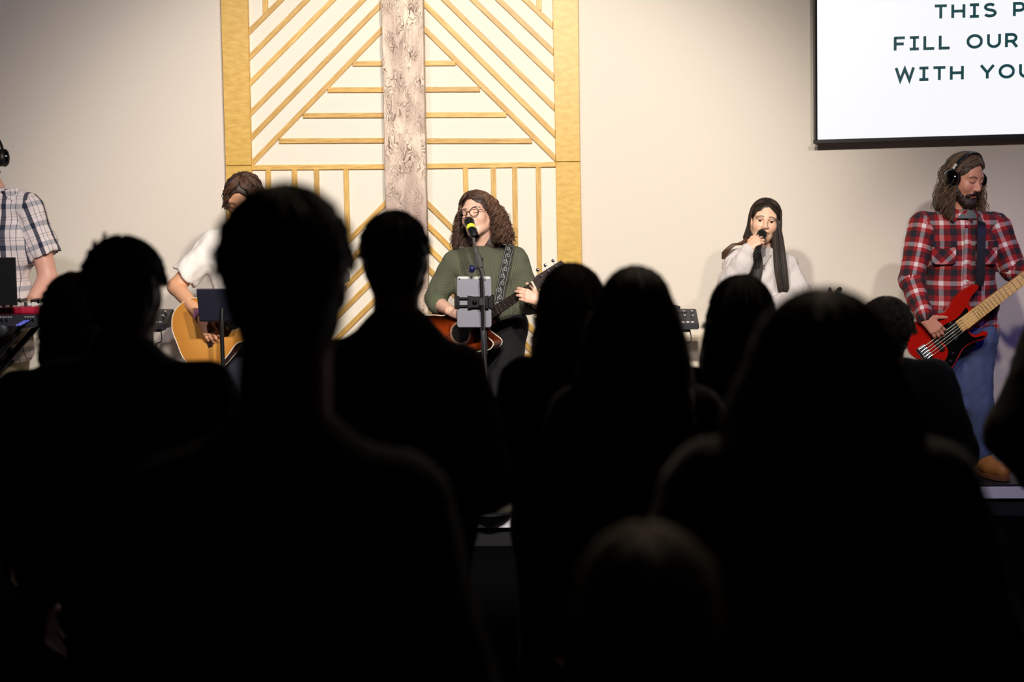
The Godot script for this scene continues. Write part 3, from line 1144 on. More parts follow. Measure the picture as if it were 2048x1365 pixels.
	part(o, "rail", g, M.black_plastic, "two parallel rails")
	for s in [-1.0, 1.0]:
		g = Geo.new()
		g.box(tc + tb * Vector3(s * (hw + 0.005), my, 0.006), Vector3(0.014, 0.074, 0.026), tb, 0.004)
		g.box(tc + tb * Vector3(s * (hw - 0.004), my, 0.014), Vector3(0.018, 0.06, 0.008), tb, 0.002)
		part(o, "jaw", g, M.black_plastic)
	g = Geo.new()
	g.prism([Vector2(-0.05, -0.034), Vector2(-0.02, -0.028), Vector2(0.03, -0.028), Vector2(0.053, -0.034), Vector2(0.053, 0.034), Vector2(0.03, 0.028), Vector2(-0.02, 0.028), Vector2(-0.05, 0.034)], 0.009, 0.024, Transform3D(tb, tc + tb * Vector3(0.018, my, 0)), 0.003)
	part(o, "block", g, M.black_plastic)
	g = Geo.new()
	var pc := at(965.5, 604, z)
	g.box(pc + Vector3(-0.002, 0, -0.012), Vector3(0.034, 0.038, 0.05), tb, 0.004)
	part(o, "post_clamp", g, M.dark_grey)
	g = Geo.new()
	g.ball(tc + tb * Vector3(0.003, my, 0.027), Vector3(0.012, 0.012, 0.009))
	part(o, "ball_joint", g, M.black_gloss)
	# the keyboard at the left edge, its back to us
	keyboard()
	# the navy folder on the left guitarist's stand
	z = 1.32
	o = thing("music_stand", "dark navy desk of a music stand in front of the guitarist in white", "music stand", Vector3(at(425, 640, z).x, 0.18, z))
	g = Geo.new()
	var a0 := at(391, 577.5, z)
	var a1 := at(465, 576, z)
	var a2 := at(398, 643, z)
	var w := a1.x - a0.x
	var fb := Basis(Vector3(0, 0, 1), 0.0) * Basis(Vector3(1, 0, 0), 0.25)
	var fc := Vector3((a0.x + a1.x) / 2 + 0.01, (a0.y + a2.y) / 2, z)
	g.box(fc, Vector3(w, (a0.y - a2.y) / cos(0.25), 0.012), fb, 0.004)
	part(o, "desk", g, M.navy_case)
	g = Geo.new()
	g.box(fc + fb * Vector3(0, -(a0.y - a2.y) / 2 - 0.002, -0.02), Vector3(w, 0.008, 0.05), fb, 0.002)
	part(o, "lip", g, M.black_steel)
	g = Geo.new()
	g.tube([fc + fb * Vector3(0.03, -0.02, 0.008), fc + Vector3(0.03, -0.12, 0.03), Vector3(fc.x + 0.03, 0.21, z + 0.03)], 0.011, 10)
	for k in 3:
		var a := TAU * k / 3 + 0.4
		g.tube([Vector3(fc.x + 0.03, 0.42, z + 0.03), Vector3(fc.x + 0.03 + cos(a) * 0.26, 0.195, z + 0.03 + sin(a) * 0.22)], 0.009, 6)
	part(o, "tripod", g, M.black_steel)


func keyboard() -> void:
	var z := 1.48
	var right := at(78, 628, z)
	var left := right.x - 1.05
	var ppm := 1.0 / at(20, 620, z).distance_to(at(120, 620, z)) * 100.0
	var y := at(40, 624, z).y
	var cx := (right.x + left) / 2
	var w := 1.05
	var o := thing("stage_keyboard", "red stage keyboard seen from its dark back at the left edge", "keyboard", Vector3(cx, 0.18, z))
	var g := Geo.new()
	var xf := Transform3D(Basis(Vector3(0, 0, 1), Vector3(0, 1, 0), Vector3(-1, 0, 0)), Vector3(cx, y, z))
	# red shell: the long rail at the back and the two cheeks
	g.prism([Vector2(-0.06, -0.012), Vector2(0.0, -0.015), Vector2(0.008, -0.006), Vector2(0.008, 0.012), Vector2(0.0, 0.022), Vector2(-0.06, 0.026)], -w / 2, w / 2, xf, 0.005)
	for s in [-1.0, 1.0]:
		g.box(Vector3(cx + s * (w / 2 - 0.012), y - 0.02, z - 0.16), Vector3(0.024, 0.075, 0.32), Basis(), 0.006)
	part(o, "red_shell", g, M.red_shell)
	g = Geo.new()
	g.box(Vector3(cx, y - 0.045, z - 0.005), Vector3(w, 0.062, 0.02), Basis(), 0.003)
	g.box(Vector3(cx, y - 0.06, z - 0.16), Vector3(w, 0.03, 0.32), Basis(), 0.003)
	part(o, "back_panel", g, M.dark_grey, "dark panel with sockets")
	for k in 30:
		g = Geo.new()
		g.box(Vector3(right.x - 0.04 - 0.0335 * k, y + 0.022, z - 0.225), Vector3(0.0315, 0.022, 0.15), Basis(), 0.002)
		part(o, "key", g, M.key_white)
		if k % 7 in [0, 1, 3, 4, 5]:
			g = Geo.new()
			g.box(Vector3(right.x - 0.057 - 0.0335 * k, y + 0.038, z - 0.20), Vector3(0.016, 0.022, 0.10), Basis(), 0.002)
			part(o, "black_key", g, M.key_black)
	for k in 5:
		g = Geo.new()
		g.lathe([Vector2(0.0, 0.0), Vector2(0.0085, 0.0), Vector2(0.0075, 0.02), Vector2(0.0, 0.02)], Vector3(right.x - 0.045 - 0.038 * k, y + 0.025, z - 0.045), Vector3(0, 1, 0), 12)
		part(o, "knob", g, M.dark_grey if k % 2 else M.pale_plastic)
	for k in 6:
		g = Geo.new()
		var sx: float = right.x - [0.03, 0.05, 0.066, 0.165, 0.19, 0.23][k]
		g.lathe([Vector2(0.0035, 0.0), Vector2(0.0075, 0.0), Vector2(0.0075, 0.005), Vector2(0.0035, 0.005)], Vector3(sx, y - 0.042, z + 0.005), Vector3(0, 0, 1), 12)
		part(o, "socket", g, M.chrome)
	g = Geo.new()
	for k in 9:
		var lx: float = right.x - 0.028 - 0.0135 * k - (0.06 if k > 3 else 0.0)
		g.box(Vector3(lx, y - 0.026, z + 0.0055), Vector3(0.008, 0.004, 0.001))
	part(o, "legend", g, M.pale_plastic, "row of small white marks over the sockets").set_meta("kind", "stuff")
	# stand
	g = Geo.new()
	var ks := Vector3(at(6, 660, 1.5).x, at(6, 660, 1.5).y, 1.5)
	for dz in [0.0, -0.26]:
		g.tube([Vector3(cx - 0.42, y - 0.08, z + dz - 0.02), Vector3(cx + 0.42, 0.2, z + dz - 0.02)], 0.016, 8)
		g.tube([Vector3(cx + 0.42, y - 0.08, z + dz - 0.05), Vector3(cx - 0.42, 0.2, z + dz - 0.05)], 0.016, 8)
	for s in [-1.0, 1.0]:
		g.tube([Vector3(cx + s * 0.42, y - 0.088, z + 0.0), Vector3(cx + s * 0.42, y - 0.088, z - 0.33)], 0.013, 8)
	var so := thing("keyboard_stand", "black crossed-leg stand under the red keyboard", "stand", Vector3(cx, 0.18, z))
	part(so, "frame", g, M.black_steel)
	g = Geo.new()
	g.lathe([Vector2(0.0, 0.0), Vector2(0.03, 0.0), Vector2(0.033, 0.006), Vector2(0.033, 0.022), Vector2(0.026, 0.03), Vector2(0.0, 0.03)], ks, Vector3(0, 0, 1), 18)
	part(so, "knob", g, M.dark_grey, "round grey locking knob")
	# two cables with blue plugs hanging from the sockets
	for k in 2:
		g = Geo.new()
		var s := Vector3(right.x - 0.05 - 0.016 * k, y - 0.043, z + 0.006)
		var e := s + Vector3(-0.05, -0.03, 0.045)
		g.lathe([Vector2(0.0, 0.0), Vector2(0.006, 0.001), Vector2(0.006, 0.05), Vector2(0.004, 0.06), Vector2(0.0, 0.06)], s, e - s, 10)
		var co := thing("plugged_cable", ["black cable with a blue plug in the keyboard's outer socket", "black cable with a blue plug in the keyboard's inner socket"][k], "cable", s)
		part(co, "plug", g, M.blue_plug, "shiny blue plug")
		g = Geo.new()
		g.tube(smooth([e, e + Vector3(-0.04, -0.035, 0.0), e + Vector3(-0.12, -0.07 - 0.01 * k, -0.01), e + Vector3(-0.22, -0.16, -0.02), e + Vector3(-0.26, -0.5, -0.02), Vector3(e.x - 0.24, 0.19, z - 0.02)], 6), 0.0045, 6)
		part(co, "lead", g, M.black_plastic)
	# black desk in front of the player
	var dz := 1.56
	g = Geo.new()
	var t0 := at(-70, 515, dz)
	var t1 := at(31, 515, dz)
	var b1 := at(35, 611, dz)
	var mo := thing("music_stand", "black music desk standing before the man in the plaid shirt at the keyboard", "music stand", Vector3((t0.x + t1.x) / 2, 0.18, dz))
	g.prism([Vector2(0, 0), Vector2(b1.x - t0.x, 0), Vector2(t1.x - t0.x, t1.y - b1.y), Vector2(0.01, t1.y - b1.y)], -0.006, 0.006, Transform3D(Basis(), Vector3(t0.x, b1.y, dz)), 0.003)
	part(mo, "desk", g, M.black_plastic)
	g = Geo.new()
	var mx := (t0.x + t1.x) / 2 - 0.02
	g.tube([Vector3(mx, b1.y + 0.1, dz - 0.008), Vector3(mx, b1.y - 0.05, dz + 0.02), Vector3(mx, 0.21, dz + 0.02)], 0.012, 10)
	for k in 3:
		var a := TAU * k / 3 + 0.4
		g.tube([Vector3(mx, 0.42, dz + 0.02), Vector3(mx + cos(a) * 0.24, 0.195, dz + 0.02 + sin(a) * 0.07)], 0.009, 6)
	part(mo, "tripod", g, M.black_steel)


# an acoustic guitar in its own frame: x along the neck from the bridge, y across, z out of the top
func acoustic(o: Node3D, xf: Transform3D, top_in: Color, top_out: Color, side_m: Material, cutaway: bool, head := true) -> void:
	var half := [Vector2(-0.17, 0.0), Vector2(-0.165, 0.09), Vector2(-0.12, 0.165), Vector2(-0.02, 0.197), Vector2(0.07, 0.16), Vector2(0.135, 0.122), Vector2(0.20, 0.128), Vector2(0.265, 0.142), Vector2(0.305, 0.115), Vector2(0.325, 0.06)]
	var ctrl := half.duplicate()
	ctrl.append(Vector2(0.328, 0.0))
	var low := []
	for p in half: low.append(Vector2(p.x, -p.y))
	if cutaway:
		low[7] = Vector2(0.262, -0.150)
		low[8] = Vector2(0.298, -0.128)
		low[9] = Vector2(0.268, -0.055)
		low.append(Vector2(0.285, -0.032))
		low.append(Vector2(0.322, -0.03))
	low.reverse()
	low.pop_back()
	ctrl += low
	var line := smooth(ctrl, 5, true)
	var g := Geo.new()
	g.prism(line, -0.105, -0.002, xf, 0.003)
	part(o, "body", g, side_m)
	# the top: rings from the outline to the middle, its stain darker towards the rim
	g = Geo.new()
	var c0 := Vector2(0.06, 0.0)
	var nz := xf.basis.z.normalized()
	var rings := 8
	var m := line.size()
	for r in rings + 1:
		var f := 1.0 - float(r) / rings
		var kk := smoothstep(0.45, 0.97, f)
		g.col = top_in.lerp(top_out, kk)
		for p in line:
			var q: Vector2 = c0 + (p - c0) * f * 0.992
			g.put(xf * Vector3(q.x, q.y, 0.0), nz, q)
	for r in rings:
		for k in m:
			var k2 := (k + 1) % m
			g.quad(r * m + k, r * m + k2, (r + 1) * m + k2, (r + 1) * m + k)
	part(o, "soundboard", g, M.paint)
	for zz in [0.0, -0.104]:
		g = Geo.new()
		var loop := []
		for p in line: loop.append(xf * Vector3(p.x, p.y, zz - 0.001))
		loop.append(loop[0])
		g.tube(loop, 0.0028, 6, false)
		part(o, "binding", g, M.ivory, "ivory edge binding")
	# sound hole and its rings
	var hc := Vector3(0.163, 0, 0)
	g = Geo.new()
	g.lathe([Vector2(0.0, 0.0006), Vector2(0.049, 0.0008)], xf * hc, nz, 30)
	part(o, "sound_hole", g, M.black_plastic)
	g = Geo.new()
	for r in [0.052, 0.058]:
		var loop := []
		for k in 37:
			loop.append(xf * (hc + Vector3(cos(TAU * k / 36) * r, sin(TAU * k / 36) * r, 0.0008)))
		g.tube(loop, 0.0014, 5, false)
	part(o, "rosette", g, M.ivory, "two pale rings round the sound hole")
	g = Geo.new()
	g.prism([Vector2(-0.014, -0.085), Vector2(0.012, -0.085), Vector2(0.014, 0.085), Vector2(-0.012, 0.085)], 0.0, 0.009, xf, 0.003)
	part(o, "bridge", g, M.ebony)
	g = Geo.new()
	g.box(xf * Vector3(0.006, 0, 0.011), Vector3(0.003, 0.075, 0.006), xf.basis, 0.001)
	part(o, "saddle", g, M.ivory)
	# neck, fretboard, frets, nut
	g = Geo.new()
	g.prism([Vector2(0.318, -0.026), Vector2(0.648, -0.021), Vector2(0.648, 0.021), Vector2(0.318, 0.026)], -0.019, 0.003, xf, 0.007)
	part(o, "neck", g, side_m)
	g = Geo.new()
	g.prism([Vector2(0.212, -0.027), Vector2(0.648, -0.0215), Vector2(0.648, 0.0215), Vector2(0.212, 0.027)], 0.001, 0.008, xf, 0.001)
	part(o, "fretboard", g, M.ebony)
	for k in range(1, 20):
		g = Geo.new()
		var x := 0.648 * pow(2.0, -k / 12.0)
		g.box(xf * Vector3(x, 0, 0.0085), Vector3(0.0026, lerpf(0.052, 0.043, inverse_lerp(0.22, 0.648, x)), 0.002), xf.basis)
		part(o, "fret", g, M.chrome)
	g = Geo.new()
	g.box(xf * Vector3(0.650, 0, 0.007), Vector3(0.007, 0.045, 0.012), xf.basis, 0.001)
	part(o, "nut", g, M.ivory, "ivory nut")
	if head:
		g = Geo.new()
		var hx := Transform3D(xf.basis * Basis(Vector3(0, 1, 0), 0.2), xf * Vector3(0.652, 0, 0.004))
		g.prism([Vector2(0, -0.022), Vector2(0.03, -0.036), Vector2(0.175, -0.038), Vector2(0.182, -0.02), Vector2(0.19, 0.0), Vector2(0.182, 0.02), Vector2(0.175, 0.038), Vector2(0.03, 0.036), Vector2(0, 0.022)], -0.014, 0.0, hx, 0.002)
		part(o, "headstock", g, M.ebony)
		for k in 6:
			g = Geo.new()
			var s := 1.0 if k < 3 else -1.0
			var x := 0.05 + 0.045 * (k % 3)
			g.lathe([Vector2(0.0, 0.018), Vector2(0.003, 0.018), Vector2(0.003, 0.001), Vector2(0.006, 0.001), Vector2(0.006, 0.0)], hx * Vector3(x, s * 0.024, 0.0), hx.basis.z, 10)
			g.tube([hx * Vector3(x, s * 0.03, -0.008), hx * Vector3(x, s * 0.052, -0.008)], 0.003, 6)
			g.ball(hx * Vector3(x, s * 0.058, -0.008), Vector3(0.009, 0.009, 0.005), hx.basis, 6, 10)
			part(o, "tuner", g, M.chrome)
	for k in 6:
		var f := (k - 2.5) / 2.5
		g = Geo.new()
		g.tube([xf * Vector3(0.004, f * 0.029, 0.013), xf * Vector3(0.648, f * 0.0175, 0.0115)], 0.0007 + 0.0002 * k, 4)
		part(o, "string", g, M.string)


# ------------------------------------------------------------------ people: shared anatomy
# a hand: w wrist, d towards the fingers, nb out of the back of the hand, th towards the thumb; curls one per finger, thumb last
func hand(B: Blob, w: Vector3, d: Vector3, nb: Vector3, th: Vector3, curls: Array, s := 1.0, spread := 0.12) -> void:
	d = d.normalized()
	nb = (nb - d * nb.dot(d)).normalized()
	var x := d.cross(nb)
	if x.dot(th) < 0.0: x = -x
	var xs := [0.030, 0.010, -0.010, -0.028]
	var ln := [0.088, 0.092, 0.087, 0.078]
	var fl := [0.074, 0.082, 0.076, 0.060]
	B.cap(w - d * 0.015 * s, w + d * 0.015 * s, 0.026 * s, 0.025 * s, 0.02, nb, 0.78)
	for f in 4:
		B.cap(w + (x * xs[f] * 0.55 + d * 0.012) * s, w + (d * ln[f] + x * xs[f]) * s, 0.0155 * s, 0.0112 * s, 0.016)
	for f in 4:
		var p: Vector3 = w + (d * ln[f] + x * xs[f]) * s
		var ang := 0.0
		var fd := (d + x * spread * (1.5 - f)).normalized()
		for j in 3:
			ang += curls[f] * [0.9, 1.1, 0.75][j]
			var dir: Vector3 = fd * cos(ang) - nb * sin(ang)
			var q: Vector3 = p + dir * fl[f] * [0.47, 0.30, 0.23][j] * s
			var r0: float = [0.0098, 0.0088, 0.0080][j] * s * (0.9 if f == 3 else 1.0)
			B.cap(p, q, r0, r0 * 0.9, 0.004)
			p = q
	var p := w + (d * 0.022 + x * 0.020 - nb * 0.004) * s
	var td := (x * 0.72 + d * 0.62 - nb * 0.30).normalized()
	for j in 3:
		if j > 0:
			td = (td + (d * 0.45 - x * 0.55 - nb * 0.35) * curls[4]).normalized()
		var q: Vector3 = p + td * [0.044, 0.034, 0.028][j] * s
		var r0: float = [0.0145, 0.0108, 0.0098][j] * s
		B.cap(p, q, r0, r0 * 0.86, [0.016, 0.004, 0.004][j])
		p = q


# the head: xf places it (origin between the ears, z ahead, y up); f gives its features
func head_shape(B: Blob, xf: Transform3D, s: float, f := {}) -> void:
	var bs := xf.basis
	var E := func(c: Vector3, r: Vector3, k := 0.02, sub := false): B.ell(xf * (c * s), r * s, bs, k * s, sub)
	var C := func(a: Vector3, b: Vector3, ra: float, rb: float, k := 0.015): B.cap(xf * (a * s), xf * (b * s), ra * s, rb * s, k * s)
	var jw: float = f.get("jaw", 1.0)
	E.call(Vector3(0, 0.036, -0.014), Vector3(0.075, 0.084, 0.094))
	E.call(Vector3(0, -0.030, 0.022), Vector3(0.061 * jw, 0.080, 0.066), 0.03)
	for e in [-1.0, 1.0]:
		C.call(Vector3(e * 0.052 * jw, -0.050, -0.004), Vector3(e * 0.018, -0.099, 0.060), 0.020, 0.017, 0.03)
		E.call(Vector3(e * 0.040, -0.028, 0.056), Vector3(0.023, 0.022, 0.022), 0.03)
		E.call(Vector3(e * 0.032, 0.004, 0.096), Vector3(0.020, 0.014, 0.018), 0.014, true)
		if f.get("lids", true):
			E.call(Vector3(e * 0.0315, 0.004, 0.0715), Vector3(0.0165, 0.0115, 0.0135), 0.004)
		E.call(Vector3(e * 0.0775, -0.004, -0.006), Vector3(0.009, 0.031, 0.019), 0.008)
		E.call(Vector3(e * 0.0125, -0.0345, 0.092), Vector3(0.0085, 0.0075, 0.011), 0.006)
	C.call(Vector3(-0.042, 0.027, 0.066), Vector3(0.042, 0.027, 0.066), 0.0125, 0.0125, 0.022)
	C.call(Vector3(0, 0.014, 0.078), Vector3(0, -0.029, 0.103), 0.0085, 0.0115, 0.012)
	E.call(Vector3(0, -0.102, 0.064), Vector3(0.022, 0.016, 0.018), 0.02)
	var mo: float = f.get("mouth", 0.0)
	E.call(Vector3(0, -0.058, 0.078), Vector3(0.026, 0.014, 0.014), 0.014)
	C.call(Vector3(-0.019, -0.0585 + mo * 0.3, 0.087), Vector3(0.019, -0.0585 + mo * 0.3, 0.087), 0.0052, 0.0052, 0.006)
	C.call(Vector3(-0.016, -0.0715 - mo * 0.5, 0.085), Vector3(0.016, -0.0715 - mo * 0.5, 0.085), 0.0062, 0.0062, 0.006)
	if mo > 0.0:
		E.call(Vector3(0, -0.066 - mo * 0.1, 0.092), Vector3(0.017, mo, 0.020), 0.003, true)


func face_colour(xf: Transform3D, s: float, f: Dictionary, skin: Color) -> Callable:
	var inv := xf.affine_inverse()
	var brow: Color = f.get("brow", lin(60, 42, 34))
	var lip: Color = f.get("lip", lin(176, 104, 96))
	var line: Color = f.get("lash", lin(46, 30, 26))
	var by: float = f.get("brow_y", 0.029)
	var slope: float = f.get("brow_slope", -0.05)
	var shut: bool = f.get("shut", true)
	var blush := skin.lerp(lin(205, 112, 96), 0.35)
	return func(p: Vector3) -> Color:
		var q := (inv * p) / s
		var c := skin
		if q.z < 0.02: return c
		var ax := absf(q.x)
		c = c.lerp(blush, 0.55 * exp(-Vector2((ax - 0.045) / 0.022, (q.y + 0.03) / 0.022).length_squared()))
		if q.z > 0.05:
			var m := Vector2(q.x / 0.024, (q.y + 0.0655) / 0.0125).length()
			c = c.lerp(lip, clampf((1.05 - m) * 6.0, 0.0, 1.0))
			if absf(q.y + 0.0650) < 0.0020 and ax < 0.022: c = c.lerp(lin(60, 24, 24), 0.8)
			var yb := by + slope * (ax - 0.032) - 14.0 * (ax - 0.036) * (ax - 0.036)
			if ax > 0.013 and ax < 0.056:
				c = c.lerp(brow, 0.85 * clampf(1.5 - absf(q.y - yb) / 0.0042, 0.0, 1.0))
			if shut and ax > 0.014 and ax < 0.050:
				var yl := -0.0035 + 16.0 * (ax - 0.032) * (ax - 0.032)
				c = c.lerp(line, 0.9 * clampf(1.5 - absf(q.y - yl) / 0.0020, 0.0, 1.0))
			elif not shut and ax > 0.012 and ax < 0.052:
				var yu := 0.0125 - 16.0 * (ax - 0.032) * (ax - 0.032)
				c = c.lerp(line, 0.85 * clampf(1.6 - absf(q.y - yu) / 0.0022, 0.0, 1.0))
		return c


func frame_of(place: Vector3, yaw: float, pitch: float, roll: float) -> Transform3D:   # degrees: yaw + to the picture's right, pitch + looking down, roll + leaning to the right
	return Transform3D(Basis(Vector3(0, 1, 0), deg_to_rad(yaw)) * Basis(Vector3(1, 0, 0), deg_to_rad(pitch)) * Basis(Vector3(0, 0, 1), deg_to_rad(-roll)), place)


# hair strands laid over the skull and hanging from it, in the head's frame
func strands(g: Geo, xf: Transform3D, s: float, o: Dictionary) -> void:
	var r := RandomNumberGenerator.new()
	r.seed = o.get("seed", 1)
	var n: int = o.get("n", 200)
	var L: float = o.get("len", 0.2)
	var rx: float = o.get("rx", 0.086)
	var ry: float = o.get("ry", 0.096)
	var rz: float = o.get("rz", 0.104)
	var c: Vector3 = o.get("c", Vector3(0, 0.036, -0.014))
	var fa: float = o.get("face", 1.05)
	var px: float = o.get("part", 0.0)
	var curl: float = o.get("curl", 0.0)
	var pitch: float = o.get("pitch", 0.04)
	var spread: float = o.get("spread", 0.03)
	var r0: float = o.get("r", 0.003)
	var ca: Color = o.get("a", lin(40, 26, 20))
	var cb: Color = o.get("b", lin(80, 52, 38))
	var m: int = o.get("m", 18)
	var late: float = o.get("late", 0.0)
	var lo: float = o.get("from", -PI)
	var hi: float = o.get("to", PI)
	var down: Vector3 = xf.basis.inverse() * Vector3(0, -1, 0)
	down = down.lerp(Vector3(0, -1, 0), o.get("own", 0.0)).normalized()
	for k in n:
		var a := r.randf_range(lo, hi)
		var af := a
		if absf(a) < fa:
			var sd := 1.0 if a > px * 6.0 else -1.0
			af = sd * fa * r.randf_range(1.0, 1.25)
		var l := L * r.randf_range(0.78, 1.06)
		var jit := r.randf_range(0.985, 1.05)
		var ph := r.randf_range(0.0, TAU)
		var cr := curl * r.randf_range(0.6, 1.3)
		var pt := pitch * r.randf_range(0.8, 1.25)
		var drift := Vector3(r.randf_range(-1, 1), r.randf_range(-0.4, 0.4), r.randf_range(-1, 1)) * curl * 1.1
		var lean := r.randf_range(-0.8, 0.8)
		var squash := r.randf_range(0.4, 1.0)
		var skull: float = 0.13 / (0.13 + L)
		var path := []
		var rad := PackedFloat32Array()
		var tilt := r.randf_range(0.05, 0.55)
		for j in m:
			var u := float(j) / (m - 1)
			var v := minf(u / skull, 1.0)
			var t := lerpf(tilt, 1.58, v)
			var aa := lerp_angle(a, af, smoothstep(late, 0.75 + late * 0.5, v))
			var q := c + Vector3(sin(aa) * sin(t) * rx, cos(t) * ry, cos(aa) * sin(t) * rz) * jit
			q.x += px * (1.0 - v)
			var w := 0.0
			if u > skull:
				w = (u - skull) / (1.0 - skull)
				q += Vector3(sin(af), 0, cos(af) * 0.7) * spread * sqrt(w) * (1.0 if w < 0.8 else 1.0) + down * l * w
			if cr > 0.0:
				var amp := cr * smoothstep(0.05, 0.5, u)
				var th := ph + TAU * u * (0.13 + l) / pt
				q += Vector3(cos(th), cos(th + 1.0) * lean, sin(th) * squash) * amp + drift * u * u
			path.append(xf * (q * s))
			rad.append(r0 * s * (1.0 - 0.6 * u * u))
		g.col = ca.lerp(cb, r.randf())
		g.tube(path, rad, 4, false)


# the smooth mass under the strands: a cap with the face left open, and falling masses
func hair_mass(B: Blob, xf: Transform3D, s: float, o: Dictionary) -> void:
	var bs := xf.basis
	B.ell(xf * (Vector3(0, 0.040, -0.018) * s), Vector3(o.get("rx", 0.083), o.get("ry", 0.090), o.get("rz", 0.098)) * s, bs, 0.02)
	if o.get("nape", true):
		B.ell(xf * (Vector3(0, -0.01, -0.045) * s), Vector3(0.074, 0.085, 0.070) * s, bs, 0.03)
	for q in o.get("falls", []):
		B.cap(xf * (q[0] * s), xf * (q[1] * s), q[2] * s, q[3] * s, 0.03, bs.z, q[4] if q.size() > 4 else 1.0)
	if o.get("open", true):
		B.ell(xf * (o.get("face_c", Vector3(0, -0.036, 0.100)) * s), o.get("face_r", Vector3(0.067, 0.127, 0.078)) * s, bs, 0.008, true)


# a boot on the deck: heel point, direction of the toe
func shoe(o: Node3D, heel: Vector3, d: Vector3, m: Material, sole: Material, lace: Material, s := 1.0, called := "boot", high := 0.11) -> void:
	d.y = 0.0
	d = d.normalized()
	var x := Vector3(0, 1, 0).cross(d)
	var B := Blob.new()
	var up := Vector3(0, 1, 0)
	B.cap(heel + d * 0.04 * s + up * 0.055 * s, heel + d * 0.17 * s + up * 0.055 * s, 0.040 * s, 0.044 * s, 0.03)
	B.cap(heel + d * 0.17 * s + up * 0.05 * s, heel + d * 0.245 * s + up * 0.048 * s, 0.043 * s, 0.040 * s, 0.03)
	B.cap(heel + d * 0.05 * s + up * 0.06 * s, heel + d * 0.05 * s + up * high, 0.043 * s, 0.046 * s, 0.03)
	B.cap(heel + d * 0.09 * s + up * 0.09 * s, heel + d * 0.16 * s + up * 0.065 * s, 0.036 * s, 0.034 * s, 0.03)
	var g := Geo.new()
	B.build(g, 0.008)
	var b := part(o, called, g, m)
	g = Geo.new()
	var pl := []
	for q in [Vector2(-0.005, 0.0), Vector2(0.0, 0.032), Vector2(0.05, 0.042), Vector2(0.12, 0.038), Vector2(0.19, 0.050), Vector2(0.25, 0.046), Vector2(0.288, 0.018), Vector2(0.288, -0.018), Vector2(0.25, -0.046), Vector2(0.19, -0.048), Vector2(0.12, -0.036), Vector2(0.05, -0.042), Vector2(0.0, -0.032)]:
		pl.append(q * s)
	g.prism(pl, 0.0, 0.026 * s, Transform3D(Basis(d, -x, up), heel), 0.004)
	part(b, "sole", g, sole)
	g = Geo.new()
	for k in 4:
		var c := heel + d * (0.185 - 0.028 * k) * s + up * (0.094 + 0.012 * k) * s
		g.tube([c - x * 0.022 * s - up * 0.006, c + up * 0.003, c + x * 0.022 * s - up * 0.006], 0.003 * s, 5)
		g.tube([c - x * 0.022 * s - up * 0.006, c + up * 0.005 + d * 0.012, c + x * 0.022 * s - d * 0.02 + up * 0.004], 0.0028 * s, 5)
	part(b, "laces", g, lace)


func eyes(o: Node3D, xf: Transform3D, s: float, iris: Color) -> void:
	for e in [-1.0, 1.0]:
		var g := Geo.new()
		var bs := xf.basis * Basis(Vector3(1, 0, 0), PI / 2)
		g.ball(xf * (Vector3(e * 0.0315, 0.003, 0.0715) * s), Vector3.ONE * 0.0128 * s, bs, 14, 18, func(q: Vector3) -> Color:
			if q.y > 0.92: return lin(8, 6, 6)
			if q.y > 0.72: return iris
			return lin(186, 172, 162))
		part(o, "eye", g, M.paint)


func body_into(g: Geo, B: Blob, cell: float, skin: Color) -> void:
	B.build(g, cell, func(_p: Vector3) -> Color: return skin)


# headphones about a head: the band over the crown and two cups
func headphones(called: String, label: String, xf: Transform3D, s: float, tilt := 0.0) -> void:
	var o := thing(called, label, "headphones", xf * Vector3(0, 0.12, 0))
	var hb := Transform3D(xf.basis * Basis(Vector3(1, 0, 0), tilt), xf.origin)
	var g := Geo.new()
	var path := []
	for k in 17:
		var a := PI * k / 16.0
		path.append(hb * (Vector3(cos(a) * 0.111, 0.005 + sin(a) * 0.137, -0.004) * s))
	for k in 16:
		var p: Vector3 = path[k]
		var q: Vector3 = path[k + 1]
		var y := (q - p).normalized()
		var out := ((p + q) * 0.5 - hb.origin).normalized()
		var x := y.cross(out).normalized()
		g.box((p + q) * 0.5, Vector3(0.024 * s, p.distance_to(q) * 1.06, 0.009 * s), Basis(x, y, x.cross(y)), 0.003)
	part(o, "band", g, M.black_plastic)
	for e in [-1.0, 1.0]:
		var c := hb * (Vector3(e * 0.112, -0.004, 0.004) * s)
		var ax := (hb.basis * Vector3(e, 0, 0)).normalized()
		g = Geo.new()
		g.lathe([Vector2(0.040, -0.014), Vector2(0.048, -0.004), Vector2(0.049, 0.006), Vector2(0.044, 0.016), Vector2(0.027, 0.023), Vector2(0.0, 0.025)], c, ax, 24)
		var cup := part(o, "ear_cup", g, M.black_gloss)
		g = Geo.new()
		g.lathe([Vector2(0.020, -0.030), Vector2(0.043, -0.030), Vector2(0.048, -0.018), Vector2(0.044, -0.006), Vector2(0.02, -0.006)], c, ax, 20)
		part(cup, "ear_pad", g, M.black_plastic)
		g = Geo.new()
		g.box(hb * (Vector3(e * 0.110, 0.060, -0.004) * s), Vector3(0.007, 0.03, 0.013) * s, hb.basis * Basis(Vector3(0, 0, 1), e * 0.28), 0.002)
		part(o, "slider", g, M.pale_plastic, "small pale metal slider")


